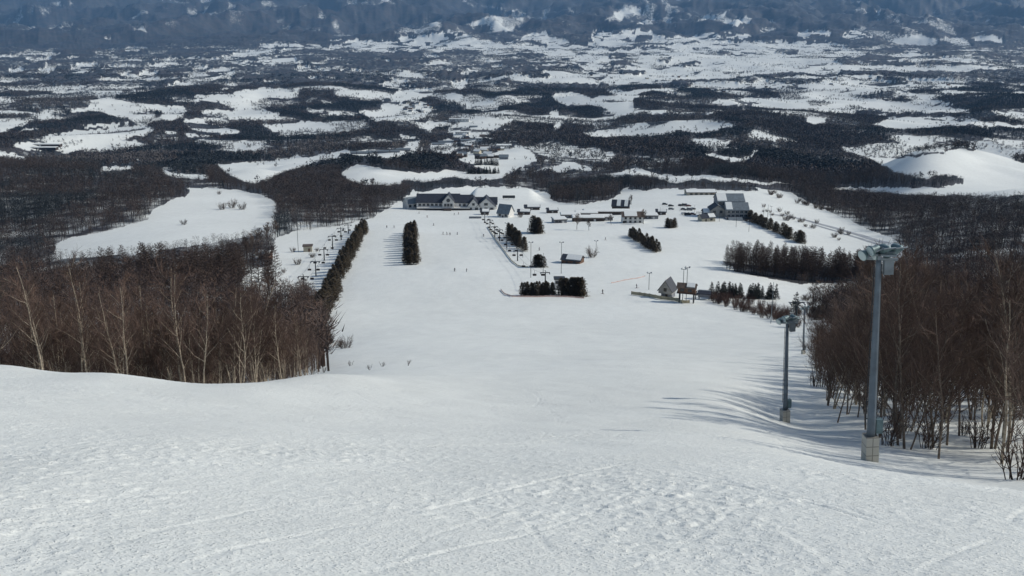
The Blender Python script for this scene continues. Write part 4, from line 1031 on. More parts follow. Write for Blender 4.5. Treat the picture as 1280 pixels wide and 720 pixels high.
# the steep roofed chalet by the lodge
p = at(632, 271, 300)
c_ = thing('chalet', p, 'small steep grey roofed chalet beside the right end of the long lodge', 'chalet')
block(c_, (0, 0, 0), 9, 10, 3.6, 5.6, 'x', 'white', 'roof_grey', rz=R(-24)); windows(c_, (0, 0, 0), 'f', [(-2.4, 2.2, 1.6, 1.4), (2.4, 2.2, 1.6, 1.4)], 9, 10, R(-24)); boxpart(c_, 'door', (-.6, .6, -5.16, -5.0, 0, 2.1), 'dark_wood', (0, 0, 0), R(-24))
p = at(594, 273, 300); c_ = thing('snow_wall', p, 'low grey wall standing on the snow before the twin gables', 'wall'); boxpart(c_, 'panel', (-4.5, 4.5, -.25, .25, -.5, 1.5), 'grey_wall'); boxpart(c_, 'coping', (-4.7, 4.7, -.4, .4, 1.503, 1.7), 'snow')
p = at(636, 249, 500); c_ = thing('roof_sign_board', p, 'dark board on posts on the white mound behind the lodge', 'board')
boxpart(c_, 'board', (-5.5, 5.5, -.15, .15, 1.0, 3.4), 'dark_steel')
for q in (-4.5, 0, 4.5): boxpart(c_, 'post', (q - .12, q + .12, .16, .4, -1, 3.2), 'steel')
for k, (px_, py_, w__, lab) in enumerate(((655, 268, 9, 'small low shed between the steep grey chalet and the round cedar clump'), (665, 262, 12, 'low dark shed at the foot of the white mound behind the chalet'), (690, 266, 8, 'small dark shed at the far left end of the village row'), (826, 268, 7, 'small shed alone on the snow left of the car park'), (606, 268, 6, 'small dark kiosk before the right twin gable of the main lodge'))):
    o = thing('snow_shed', at(px_, py_, 300), lab, 'shed', rz=R(6 * (k % 3) - 6)); block(o, (0, 0, 0), w__, 6, 2.4, 1.5, 'x', 'dark_wood', 'roof_dark', 0, ((-1, .2, 1),)); boxpart(o, 'door', (-.6, .6, -3.1, -2.95, 0, 2.0), 'dull_wall')
# the dark tiered lodge on the right
p = at(912, 272, 300); p.z -= .2
D = thing('tiered_lodge', p, 'tall tiered lodge with blue grey hipped roofs at the right of the base area', 'lodge')
block(D, (1, 9, 0), 19, 14, 11.6, 4.2, 'x', 'grey_wall', 'roof_grey', snow=((-1, .0, .35),)); block(D, (4, 0, 0), 16, 11, 7.0, 4.2, 'x', 'dull_wall', 'roof_grey', snow=((-1, .02, .30),))
windows(D, (4, 0, 0), 'f', [(-6 + 3 * k, 5.6, 2.0, 1.7) for k in range(5)] + [(-6 + 3 * k, 2.9, 2.0, 1.7) for k in range(5)], 16, 11, 0, 'white'); windows(D, (1, 9, 0), 'f', [(-8, 10.0, 1.8, 1.6), (-5, 10.0, 1.8, 1.6)], 19, 14)
windows(D, (4, 0, 0), 'r', [(-3, 6, 1.8, 1.6), (1, 6, 1.8, 1.6)], 16, 11)
block(D, (-9, 4, 0), 10, 10, 6.0, 3.4, 'y', 'dull_wall', 'roof_dark', snow=((1, .1, .9),)); windows(D, (-9, 4, 0), 'f', [(-2.4, 4.6, 1.8, 1.6), (2.4, 4.6, 1.8, 1.6)], 10, 10)
block(D, (-15.5, 4, 0), 6, 8, 3.4, 2.2, 'x', 'grey_wall', 'roof_dark', snow=((-1, .0, .9),)); boxpart(D, 'terrace', (-5, 13, -12, -5.6, -2.5, 2.2), 'grey_wall'); boxpart(D, 'railing', (-5, 13, -12.1, -11.95, 2.203, 3.2), 'dark_steel')
mb = MB()
for k in range(9): mb.box(8, 12, -20 + k * .9, -19.1 + k * .9, -2, -.1 + k * .26)
part('stair', mb.mesh('stair', M['dark_wood']), D)
mb = MB(); mb.poly([(-4, -17, 0), (6, -17, 0), (6, -12.2, 3.2), (-4, -12.2, 3.2)]); mb.poly([(-4, -17, -1), (-4, -12.2, -1), (6, -12.2, -1), (6, -17, -1)]); mb.poly([(-4, -17, -1), (6, -17, -1), (6, -17, 0), (-4, -17, 0)]); mb.poly([(-4, -12.2, -1), (-4, -17, -1), (-4, -17, 0), (-4, -12.2, 3.2)]); mb.poly([(6, -17, -1), (6, -12.2, -1), (6, -12.2, 3.2), (6, -17, 0)])
part('lean_to_roof', mb.mesh('lean_to_roof', M['roof_grey']), D)
def hut(name, px, py, label, cat, w, dep, hw, hr, axis='x', wall='beige', roof='roof_brown', rz=0, snow=(), win=(), door=None, dmin=250):
    p = at(px, py, dmin); o = thing(name, p, label, cat)
    block(o, (0, 0, 0), w, dep, hw, hr, axis, wall, roof, rz, snow)
    if win: windows(o, (0, 0, 0), 'f', win, w, dep, rz)
    if door is not None: boxpart(o, 'door', (door - .55, door + .55, -dep/2 - .1, -dep/2 + .05, 0, 2.1), 'dark_wood', (0, 0, 0), rz)
    return o
hut('hut', 883, 276, 'low beige hut with a dark snow streaked roof before the tiered lodge', 'hut', 10, 7, 2.8, 1.9, 'x', 'beige', 'roof_dark', R(14), ((-1, .55, 1),), ((2, 1.6, 1.4, 1.0),), -2)
hut('round_roof_hall', 875, 243, 'low beige hall with a wide snow covered roof behind the car park', 'hall', 26, 12, 2.6, 1.8, 'x', 'beige', 'roof_brown', 0, ((-1, 0, 1), (1, 0, 1)), tuple((-9 + 4.5 * k, 1.5, 2, 1) for k in range(5)), 11)
hut('village_house', 790, 278, 'pale two storey house with small dark windows among the village sheds', 'house', 14, 9, 5.0, 2.4, 'x', 'white', 'roof_brown', 0, ((-1, .1, .7),), tuple((-5 + 3.3 * k, z_, 1.2, 1.1) for k in range(4) for z_ in (1.6, 3.9)), -6.2)
hut('barn', 776, 262, 'dark roofed barn with bright snow patches behind the village sheds', 'barn', 13, 10, 3.6, 4.0, 'x', 'dark_wood', 'roof_dark', R(-12), ((-1, .28, .5), (-1, .72, .92)), ((-3, 2, 1.2, 1),), 2)
for px_, py_, w_, lab, rz_ in ((766, 268, 44, 'longest low shed with a dark front under a snowy flat roof in the village', 0), (733, 270, 16, 'low dark fronted shed at the left end of the long snowy one', 0), (735, 276, 22, 'low brown shed behind the round bare tree', 0),
        (713, 272, 14, 'low dark shed farthest left in the village row', 0), (752, 275, 15, 'low grey shed between the round bare tree and the pale house', 0), (812, 273, 11, 'low shed at the right end of the pale two storey house', 0), (699, 278, 9, 'small flat shed beside the round cedar clump', R(10))):
    o = thing('flat_shed', at(px_, py_, 300), lab, 'shed'); flat_roof(o, (0, 0, 0), w_, 8, 2.7, rz_, 'dark_wood' if w_ > 15 else 'grey_wall', 'roof_brown')
    boxpart(o, 'door', (-.7, .7, -4.12, -3.95, 0, 2.1), 'white', (w_ * .2, 0, 0), rz_); windows(o, (0, 0, 0), 'f', [(-w_ * .3, 1.6, 1.6, 1.0), (-w_ * .05, 1.6, 1.6, 1.0)], w_, 8, rz_)
hut('snow_roofed_cabin', 716, 328, 'low brown cabin with a broad snowy roof on the open lower piste', 'cabin', 9.5, 7, 2.0, 1.7, 'x', 'brown_wall', 'roof_dark', R(-22), ((-1, .25, 1),), ((2, 1.1, 1.2, .8),), -2, 200)
o = thing('beige_hut', at(385, 314, 250), 'small beige flat topped hut in the left lift field', 'hut'); flat_roof(o, (0, 0, 0), 4.6, 3.6, 3.2, R(8), 'beige', 'roof_brown', False); boxpart(o, 'door', (-.5, .5, -1.92, -1.75, 0, 2.0), 'brown_wall', (.8, 0, 0), R(8))
hut('brown_shed', 332, 323, 'small brown shed with a snowy roof beneath the broad bare trees', 'shed', 6, 4.5, 2.8, 1.3, 'x', 'brown_wall', 'roof_brown', R(-10), ((-1, 0, 1), (1, 0, 1)), ((0, 1.6, 1, .8),), None, 250)
# lift station buildings on the right of the lower piste
p = at(834, 371, 200)
o = thing('lift_chalet', p, 'steep roofed grey chalet on a narrow dark base beside the raised lift cabin', 'chalet')
boxpart(o, 'base', (-2.2, 2.2, -1.9, 2.2, -1.5, 2.0), 'grey_wall', (.3, 0, 0), R(-28)); block(o, (0, 0, 2.0), 5.4, 5.8, 1.3, 3.9, 'y', 'dull_wall', 'roof_dark', R(-28), ((-1, .2, .75),), .5, 'wall', 0.0)
windows(o, (0, 0, 2.0), 'f', [(0, 1.7, .9, 1.1)], 5.4, 5.8, R(-28)); boxpart(o, 'door', (-.45, .45, -1.96, -1.8, 0, 1.8), 'dark_wood', (.3, 0, 0), R(-28))
p = at(858, 378, 200)
o = thing('lift_station', p, 'raised dark red lift cabin on tall legs with a snow patched roof', 'lift station')
block(o, (0, 0, 4.2), 6.4, 4.2, 2.0, 1.1, 'x', 'brown_wall', 'roof_brown', R(-16), ((-1, .5, .95),), .5, 'wall', 0.0); windows(o, (0, 0, 4.2), 'f', [(-1.6, 1.1, 1.2, .8), (1.2, 1.1, 1.2, .8)], 6.4, 4.2, R(-16))
for q in ((-2.6, -1.6), (2.6, -1.6), (-2.6, 1.6), (2.6, 1.6)): boxpart(o, 'leg', (q[0] - .16, q[0] + .16, q[1] - .16, q[1] + .16, -1.5, 4.2), 'dark_steel', (0, 0, 0), R(-16))
boxpart(o, 'platform', (-3.6, 3.6, -2.5, 2.5, 4.0, 4.18), 'dark_wood', (0, 0, 0), R(-16))
p = at(880, 374, 200)
o = thing('lift_drive', p, 'dark lift drive housing and wheel frame right of the raised cabin', 'lift machinery')
block(o, (0, 0, 1.2), 4.6, 3.2, 1.3, .7, 'x', 'grey_wall', 'roof_dark', R(-14), ((1, 0, 1),), .3, 'wall', 0.0)
for q in (-1.9, 1.9): boxpart(o, 'leg', (q - .18, q + .18, -.3, .3, -1.2, 1.2), 'dark_steel', (0, 0, 0), R(-14))
mb = MB(); mb.lathe([(1.5, 0), (1.6, .1), (1.6, .22), (1.5, .32)], 24); part('bullwheel', mb.mesh('bullwheel', M['dark_steel']), o, (-3.4, -.4, 2.1)); boxpart(o, 'mast', (-3.55, -3.25, -.55, -.25, -1.2, 2.1), 'dark_steel')
p = at(699, 361, 200)
o = thing('lift_cabin', p, 'white lift control cabin with a dark roof behind the hedge and orange net', 'lift cabin')
boxpart(o, 'wall', (-1.9, 1.9, -1.5, 1.5, -1.5, 4.4), 'white'); boxpart(o, 'roof', (-2.3, 2.3, -1.9, 1.9, 4.403, 4.9), 'dark_steel'); windows(o, (0, 0, 0), 'f', [(-.9, 3.2, 1.2, .9), (.9, 3.2, 1.2, .9)], 3.8, 3)
# far farm buildings
for px_, py_, w_, lab in ((52, 182.5, 46, 'long far barn with a white roof, the upper of two on the left plain'), (50, 186.5, 40, 'long far barn with a white roof, the lower of two on the left plain')):
    o = thing('long_barn', at(px_, py_, 1200), lab, 'barn'); flat_roof(o, (0, 0, 0), w_ * 1.9, 14, 4.5, 0, 'dark_wood', 'roof_grey'); boxpart(o, 'door', (-2, 2, -7.2, -6.9, 0, 3.6), 'white')
for k, (px_, py_, w_) in enumerate(((452, 192, 40), (470, 191, 34), (487, 190.5, 38), (503, 188, 30), (560, 178, 46), (585, 176, 36), (618, 176, 30), (592, 159, 22), (548, 181, 26))):
    o = thing('greenhouse', at(px_, py_, 1000), 'long pale glasshouse in the far valley hamlet beyond the white hill', 'greenhouse', 'glasshouses in the far valley hamlet'); block(o, (0, 0, 0), w_, 9, 2.6, 1.8, 'x', 'grey_wall', 'roof_grey', R(random.uniform(-4, 4)))
random.seed(31)
def zone(n, x0, x1, y0, y1, lab, group):
    for k in range(n):
        p = at(random.uniform(x0, x1), random.uniform(y0, y1), 900)
        s_ = 1 + .25 * min(p.y / 4000, 2)
        o = thing('farmhouse', p, lab, 'house', group, rz=random.uniform(-.5, .5), scale=s_)
        block(o, (0, 0, 0), random.uniform(8, 15), random.uniform(7, 10), random.uniform(3, 5.5), random.uniform(1.8, 3), 'x', random.choice(['white', 'grey_wall', 'brown_wall', 'dark_wood', 'beige']), random.choice(['roof_dark', 'roof_grey', 'roof_brown']), 0, ((-1, 0, 1),) if random.random() < .35 else ())
zone(26, 505, 545, 128, 141, 'tiny house in the far hamlet left of the valley centre', 'houses of the far hamlet on the left')
zone(22, 570, 640, 170, 200, 'tiny house on the valley floor straight beyond the main lodge', 'houses on the valley floor beyond the lodge')
zone(34, 690, 960, 92, 118, 'tiny house on the far white plain right of centre', 'houses on the far plain right of centre')
zone(22, 960, 1200, 98, 122, 'tiny house on the far plain at the right', 'houses on the far plain at the right')
zone(14, 430, 560, 86, 100, 'tiny house in the dark woods of the far plain', 'houses in the far dark woods')
zone(10, 590, 625, 186, 200, 'small house between the far windbreaks', 'houses between the far windbreaks')

# ------------------------------------------------------------------ lights, lifts, fences
def floodlight(p, h, label, nl=6, rb=.185, block_h=1.25, rz=0.0, group=None, tilt=R(-3.0), hs=.72):
    o = thing('floodlight_pole', p, label, 'floodlight', group, rz=rz, tilt=(0, tilt))
    mb = MB(); mb.box(-.28, .28, -.28, .28, -1.2, block_h); part('base_block', mb.mesh('base_block', M['tile']), o)
    mb = MB(); mb.lathe([(rb, block_h - .3), (rb * .96, block_h + 1), (rb * .62, h - .9), (rb * .55, h - .55)], 14); part('pole', mb.mesh('pole', M['steel_blue'], True), o)
    mb = MB(); mb.box(-1.0 * hs, 1.0 * hs, -.06, .06, h - .62, h - .52); mb.box(-.85 * hs, .95 * hs, -.45, -.35, h - .34, h - .26); mb.box(-.06, .06, -.45, .06, h - .5, h - .26); br = part('crossarm', mb.mesh('crossarm', M['steel']), o, (0, 0, 0), (0, 0, R(-20)))
    for k in range(nl):
        u = -.9 + 1.8 * k / max(nl - 1, 1); up = k % 2
        mb = MB(); mb.lathe([(a_ * hs, b_ * hs) for a_, b_ in ((.13, -.36), (.17, -.30), (.20, -.05), (.31, .16), (.33, .24))], 14); 
        aim = Vector((-1, -.45 + .9 * k / nl, -.30)) if k < nl / 2 else Vector((-.2, 1, -.35))
        q = aim.to_track_quat('Z', 'Y').to_euler()
        lp = part('lamp', mb.mesh('lamp', M['steel_teal'], True), o, (u * .94 * hs, -.12 - .24 * up, h - .30 + .24 * up), q)
        mb = MB(); mb.lathe([(.30 * hs, .241 * hs), (.30 * hs, .27 * hs)], 14); part('lens', mb.mesh('lens', M['lamp_glass']), lp)
        mb = MB(); mb.tube([(-.36 * hs, 0, .08), (-.36 * hs, 0, -.42 * hs), (.36 * hs, 0, -.42 * hs), (.36 * hs, 0, .08)], .03, 6); part('yoke', mb.mesh('yoke', M['steel']), lp)
    mb = MB(); mb.box(-.19, .19, -.12, .12, h - 1.25, h - .64); part('control_box', mb.mesh('control_box', M['steel']), o, (.40, .0, 0))
    mb = MB(); mb.box(-.14, .14, -.12, .12, block_h + .1, block_h + .75); part('meter_box', mb.mesh('meter_box', M['steel_teal']), o, (rb + .16, .05, 0))
    mb = MB()
    rail = lambda z: -(rb + (rb * .55 - rb) * (z - block_h) / (h - block_h)) - .07
    mb.tube([(rail(block_h + .6), 0, block_h + .6), (rail(h - .9), 0, h - .9)], .018, 5)
    for k in range(int((h - block_h - 1.6) / .4)): mb.box(rail(block_h + .8 + k * .4) - .02, rail(block_h + .8 + k * .4) + .10, -.012, .012, block_h + .8 + k * .4, block_h + .825 + k * .4)
    part('step_bolts', mb.mesh('step_bolts', M['dark_steel']), o)
    mb = MB(); mb.tube([(rb + .05, .08, block_h - .1), (rb * .8 + .05, .08, h * .5), (rb * .62 + .03, .06, h - .8)], .025, 5); part('cable_duct', mb.mesh('cable_duct', M['dark_steel']), o)
    return o
floodlight(at(1087, 577, 5), 9.8, 'tallest grey floodlight pole on a pale block base in front of the right wood', 6)
floodlight(at(981, 526, 30), 8.2, 'second floodlight pole, slim and dark, standing on the piste edge left of the tallest one', 5, .16, .9, R(10))
floodlight(at(1004, 443, 70), 9.2, 'third floodlight pole half hidden among the shrubs behind the second one', 4, .16, .8, R(15))
def lamp_post(px, py, top, label, heads=2, dmin=150, r_=.13, m='dark_steel'):
    p = at(px, py, dmin); h = (py - top) / px_m(p) / .97
    o = thing('lamp_post', p, label, 'lamp post')
    mb = MB(); mb.tube([(0, 0, -1), (0, 0, h)], [r_, r_ * .7], 8); part('pole', mb.mesh('pole', M[m]), o)
    if heads:
        mb = MB(); mb.box(-1.0, 1.0, -.07, .07, h - .15, h); part('crossarm', mb.mesh('crossarm', M[m]), o)
        for k in range(heads):
            u = -.8 + 1.6 * k / max(heads - 1, 1); mb = MB(); mb.lathe([(.14, -.3), (.20, 0), (.34, .26)], 10)
            lp = part('lamp', mb.mesh('lamp', M['steel']), o, (u, -.1, h + .24), Vector((-.6, -.5 + k, -.5)).to_track_quat('Z', 'Y').to_euler()); mb = MB(); mb.lathe([(.31, .261), (.31, .28)], 10); part('lens', mb.mesh('lens', M['lamp_glass']), lp)
    return o
lamp_post(663.5, 347, 303, 'tall lamp post nearest the left of the small cedar clump'); lamp_post(701.5, 342, 303, 'tall lamp post rising behind the lift control cabin'); lamp_post(745, 319, 301, 'lamp post alone on the open snow right of the low cabin')
lamp_post(811, 362, 341, 'short lamp post left of the steep chalet'); lamp_post(373, 315, 277, 'tall bare wooden post standing alone in the left lift field', 0); lamp_post(633.5, 313, 279, 'lamp post before the wedge of cedars')
lamp_post(653.5, 322, 296, 'thin post at the lower end of the wedge of cedars', 0, r_=.1); lamp_post(679, 341, 316, 'thin post on the right side of the small cedar clump', 0, r_=.1); lamp_post(963.5, 404, 352, 'pale thin mast in the reddish brush', 0, 150, .1, 'steel')
lamp_post(853, 378, 336, 'left one of two floodlight masts at the raised lift cabin', 2); lamp_post(857.5, 377, 334, 'right one of two floodlight masts at the raised lift cabin', 2)
lamp_post(920, 284, 268, 'post on the snow before the tiered lodge terrace', 0); lamp_post(899, 277, 263, 'short post by the low beige hut', 0); lamp_post(936, 290, 276, 'post at the left end of the cedar belt', 1)
lamp_post(959, 277, 256, 'tallest of three masts right of the tiered lodge', 0); lamp_post(954, 276, 260, 'left one of three masts right of the tiered lodge', 0); lamp_post(963, 276, 258, 'right one of three masts right of the tiered lodge', 1)
lamp_post(789, 256, 245, 'dark utility post above the barn', 2); lamp_post(850, 264, 256, 'thin post in the car park, left one', 0, r_=.09); lamp_post(868, 266, 256, 'thin post in the car park, right one', 0, r_=.09); lamp_post(825, 269, 259, 'thin post left of the car park', 0, r_=.09)
def pylon(px, py, top, label, group=None, dmin=150, arm=2.1, rz=0.0):
    p = at(px, py, dmin); h = (py - top) / px_m(p) / .97
    o = thing('lift_pylon', p, label, 'lift pylon', group, rz=rz)
    mb = MB(); mb.lathe([(.32, -1), (.26, h * .5), (.2, h)], 10); part('tower', mb.mesh('tower', M['dark_steel'], True), o)
    mb = MB(); mb.box(-arm, arm, -.12, .12, h - .3, h - .02); mb.box(-.1, .1, -.12, .12, h, h + .8); part('crossarm', mb.mesh('crossarm', M['dark_steel']), o)
    for u in (-arm + .1, arm - .1):
        mb = MB(); mb.box(-.10, .10, -1.1, 1.1, -.15, .12)
        sh = part('sheave_train', mb.mesh('sheave_train', M['dark_steel']), o, (u, 0, h - .46))
        for q in (-.8, 0, .8):
            w_ = MB(); w_.lathe([(.2, -.08), (.2, .08)], 10, axis=(1, 0, 0)); part('wheel', w_.mesh('wheel', M['steel']), sh, (-.2, q, .12))
    return o, Vector((p.x, p.y, p.z + h - .22)), rz
ords = ['nearest', 'second', 'third', 'fourth', 'fifth', 'farthest']
left_line = [pylon(a, b, t, '%s T shaped lift pylon in the field left of the long hedge' % ords[k]) for k, (a, b, t) in enumerate(((380.5, 367, 345), (395, 345, 326.5), (405.5, 326, 311.5), (416, 311.5, 295), (426.5, 300, 285), (435.5, 292, 281)))]
ords2 = ['nearest', 'second', 'third', 'fourth', 'fifth', 'sixth', 'farthest']
mid_line = [pylon(a, b, t, '%s lift post in the row from the cedar hedge up to the main lodge' % ords2[k], None, 150, 1.9) for k, (a, b, t) in enumerate(((681.5, 362, 340), (647, 326, 313), (633.5, 310, 296), (624.5, 301.5, 287), (618.5, 297, 283), (612.5, 287, 275), (606, 278, 268)))]
pylon(994.5, 407, 377, 'single T shaped lift pylon below the lone spired fir', None, 150)
def ropeway(line, label, arm, n, group, lab):
    for sd in (-1, 1):
        P = [q + Vector((sd * arm, 0, 0)) for _, q, _ in line]; pts = []
        for a, b in zip(P, P[1:]):
            for k in range(8):
                t = k / 8; v = a.lerp(b, t); v.z -= 4 * t * (1 - t) * (b - a).length * .018; pts.append(v)
        pts.append(P[-1]); mb = MB(); mb.tube(pts, .035, 4)
        c_ = link(bpy.data.objects.new('lift_cable', mb.mesh('lift_cable', M['dark_steel']))); tag(c_, label % ('left' if sd < 0 else 'right'), 'cable')
        for k in range(n):
            x = (k + .5) / n * (len(pts) - 1); i = int(x); v = pts[i].lerp(pts[i + 1], x - i); v.z -= .05
            o = thing('lift_chair', v, lab, 'lift chair', group)
            for nm, me in CHAIR: part(nm, me, o)
mb = MB(); mb.tube([(0, 0, 0), (0, .25, -.6), (0, .3, -2.0)], .05, 6); ch1 = mb.mesh('hanger', M['dark_steel'])
mb = MB(); mb.box(-.8, .8, -.45, .05, -2.5, -2.40); ch2 = mb.mesh('seat', M['dark_wood']); mb = MB(); mb.box(-.8, .8, .051, .13, -2.4, -1.75); ch3 = mb.mesh('backrest', M['dark_wood'])
mb = MB(); mb.tube([(-.85, -.4, -2.1), (-.85, .15, -2.1), (-.85, .15, -2.0), (.85, .15, -2.0), (.85, .15, -2.1), (.85, -.4, -2.1)], .04, 5); ch4 = mb.mesh('frame', M['steel'])
CHAIR = [('hanger', ch1), ('seat', ch2), ('backrest', ch3), ('frame', ch4)]
ropeway(left_line, '%s haul cable of the lift beside the long hedge', 2.0, 9, 'chairs of the lift beside the hedge', 'small chair hanging on the lift left of the long hedge')
ropeway(mid_line, '%s haul cable of the lift running up to the main lodge', 1.8, 15, 'chairs of the lift to the main lodge', 'small dark chair hanging on the lift running to the main lodge')
def net_fence(pix, label, hgt, m, step, dmin=150, post='steel', sag=.12):
    G = [at(a, b, dmin) for a, b in pix]; pts = []
    for a, b in zip(G, G[1:]):
        n = max(int((b - a).length / step), 1)
        for k in range(n): pts.append(a.lerp(b, k / n))
    pts.append(G[-1])
    for q in pts: q.z = H(q.x, q.y)
    o = thing('net_fence', pts[0], label, 'fence'); b0 = pts[0]; mb = MB()
    for a, b in zip(pts, pts[1:]):
        A, B = a - b0, b - b0; n = (B - A).cross(Vector((0, 0, 1))).normalized() * .02
        lo, hi = Vector((0, 0, .12)), Vector((0, 0, hgt)); mid = (A + B) / 2; mlo, mhi = mid + lo, mid + hi - Vector((0, 0, sag))
        for s_ in (-1, 1): mb.poly([A + lo + n * s_, mlo + n * s_, mhi + n * s_, A + hi + n * s_]); mb.poly([mlo + n * s_, B + lo + n * s_, B + hi + n * s_, mhi + n * s_])
        mb.poly([A + hi - n, A + hi + n, mhi + n, mhi - n]); mb.poly([mhi - n, mhi + n, B + hi + n, B + hi - n])
    part('net', mb.mesh('net', M[m]), o); pm = MB(); pm.tube([(0, 0, -.4), (0, 0, hgt + .12)], .045, 6); pme = pm.mesh('post', M[post])
    for q in pts[:95]: part('post', pme, o, q - b0)
net_fence([(626, 363), (631, 368), (640, 371), (660, 371.5), (690, 371.5), (715, 372), (730, 373)], 'faded orange net fence along the foot of the low cedar hedge', .65, 'orange', 2.2)
net_fence([(609.5, 284), (614, 291), (621, 302), (631, 315), (640, 327), (648, 333), (660, 334.5)], 'pale straw net fence curving along the left side of the lift posts', .8, 'pale_net', 5.0)
net_fence([(764, 354), (780, 351), (797, 348.5), (806, 346)], 'thin orange net fence on the open snow left of the short lamp post', .45, 'orange', 4.0)
net_fence([(789, 368), (800, 369.5), (812, 371.5), (826, 374.5), (840, 376), (848, 377)], 'straw coloured matting fence before the steep lift chalet', 1.5, 'straw', 2.5, 150, 'dark_wood')
net_fence([(846, 377), (852, 379), (862, 379)], 'short straw matting fence under the raised lift cabin', 1.3, 'straw', 2.5, 150, 'dark_wood')
# road up the white bank
def ribbon_road(pix, w_, name):
    G = [at(a, b, 300) for a, b in pix]; mb = MB(); L_, R_ = [], []
    pts = [G[k].lerp(G[k + 1], t / 12) for k in range(len(G) - 1) for t in range(12)] + [G[-1]]
    for k, q in enumerate(pts):
        dr = (pts[min(k + 1, len(pts) - 1)] - pts[max(k - 1, 0)]); n = Vector((-dr.y, dr.x, 0)).normalized() * w_ / 2
        for S, lst in ((1, L_), (-1, R_)):
            v = q + n * S; lst.append((v.x, v.y, H(v.x, v.y) + .18))
    for k in range(len(pts) - 1): mb.poly([R_[k], R_[k + 1], L_[k + 1], L_[k]])
    tag(link(bpy.data.objects.new(name, mb.mesh(name, M['road']))), kind='structure')
M['road'] = mat('ploughed grey road snow', (.36, .38, .40), .7, .25, .15)
ribbon_road([(962, 268), (985, 270), (1010, 276), (1040, 284), (1075, 294), (1108, 304)], 5.0, 'road')
ribbon_road([(1018, 281), (1045, 289), (1075, 298), (1104, 307)], 3.0, 'path')
for k, (px_, py_, w__, hh, lab) in enumerate(((574, 152, 60, 9, 'long pale block at the top left of the far hamlet beyond the lodge'), (606, 176, 44, 7, 'pale block at the right of the far glasshouses'), (630, 186, 30, 8, 'pale block right of the far windbreaks'), (578, 168, 36, 7, 'pale block above the far glasshouses'), (560, 196, 34, 6, 'pale block left of the far windbreaks'), (640, 166, 40, 8, 'pale block at the edge of the far woods right of the hamlet'))):
    o = thing('pale_block', at(px_, py_, 1000), lab, 'building', rz=R(4 * (k % 3) - 4)); flat_roof(o, (0, 0, 0), w__, 14, hh, 0, 'white', 'roof_grey'); windows(o, (0, 0, 0), 'f', [(-w__ * .4 + w__ * .16 * j, hh * .6, 3, 1.6) for j in range(6)], w__, 14)
# parked cars
def car_meshes():
    def shell(prof, w, taper):
        mb = MB(); n = len(prof)
        A = [(x, -w * (1 - taper * max(z - .9, 0)), z) for x, z in prof]; B = [(x, w * (1 - taper * max(z - .9, 0)), z) for x, z in prof]
        mb.poly(A); mb.poly(B[::-1])
        for k in range(n): mb.poly([A[(k + 1) % n], A[k], B[k], B[(k + 1) % n]])
        return mb
    body = shell([(-2.1, .35), (2.1, .35), (2.12, .75), (1.9, .92), (1.0, 1.0), (.45, 1.48), (-1.3, 1.52), (-1.95, 1.0), (-2.12, .8)], .84, .18)
    van = shell([(-2.2, .35), (2.2, .35), (2.2, .9), (1.8, 1.1), (1.45, 1.9), (-2.1, 1.95), (-2.2, 1.1)], .86, .08)
    gl = MB()
    for s_ in (-1, 1): gl.box(-1.25, .5, s_ * .775 - .02, s_ * .775 + .02, 1.05, 1.38)
    gl.poly([(.52, -.66, 1.44), (.99, -.72, 1.04), (.99, .72, 1.04), (.52, .66, 1.44)])
    glv = MB()
    for s_ in (-1, 1): glv.box(-1.7, 1.1, s_ * .83 - .02, s_ * .83 + .02, 1.2, 1.7)
    wh = MB(); wh.lathe([(.2, -.1), (.31, -.1), (.31, .1), (.2, .1)], 14, axis=(0, 1, 0))
    return body, van, gl, glv, wh
b_, v_, g_, gv_, w_ = car_meshes()
paint = {'dark': mat('dark car paint', (.02, .022, .03), .3, .1, 1, spec=.5), 'white': mat('white car paint', (.6, .6, .6), .3, .05, 1, spec=.5), 'red': mat('dull red car paint', (.12, .03, .03), .3, .1, 1, spec=.5), 'grey': mat('grey car paint', (.12, .13, .14), .3, .1, 1, spec=.5)}
glass_me, glassv_me, wheel_me = g_.mesh('windows', M['glass']), gv_.mesh('windows', M['glass']), w_.mesh('wheel', M['black'])
for px_, py_, c_, vn, lab in ((838.5, 258, 'dark', 0, 'dark car at the upper left corner of the car park'), (839, 262, 'grey', 0, 'grey car just below the dark one in the left car park'), (851, 257.5, 'dark', 0, 'dark car left of the dark van in the car park'), (856, 257.5, 'dark', 1, 'dark van in the upper row of the car park'),
        (860.5, 258, 'red', 0, 'dull red car right of the dark van'), (854.5, 262.5, 'dark', 0, 'dark car in the second row of the car park'), (862, 263, 'grey', 1, 'grey van in the second row of the car park'), (866, 262, 'dark', 0, 'dark car at the right end of the second row'),
        (855, 268, 'white', 0, 'white car in the lowest row of the car park'), (859, 269, 'dark', 1, 'dark van in the lowest row of the car park'), (866, 268.5, 'red', 0, 'dull red car in the lowest row of the car park'), (831, 256, 'dark', 0, 'dark car parked alone left of the car park')):
    o = thing('parked_car' if not vn else 'parked_van', at(px_, py_, 300), lab, 'van' if vn else 'car', None, rz=random.uniform(-.4, .4), scale=1.05)
    me = (v_ if vn else b_).mesh('body', paint[c_]); part('body', me, o); part('windows', glassv_me if vn else glass_me, o)
    for q in ((-1.3, -.78), (1.3, -.78), (-1.3, .78), (1.3, .78)): part('wheel', wheel_me, o, (q[0], q[1], .31))
    sm = MB(); sm.box(-1.2, .4, -.6, .6, (1.96 if vn else 1.525), (2.08 if vn else 1.62))
    if c_ != 'dark' or vn: part('snow_cap', sm.mesh('snow_cap', M['snow']), o)
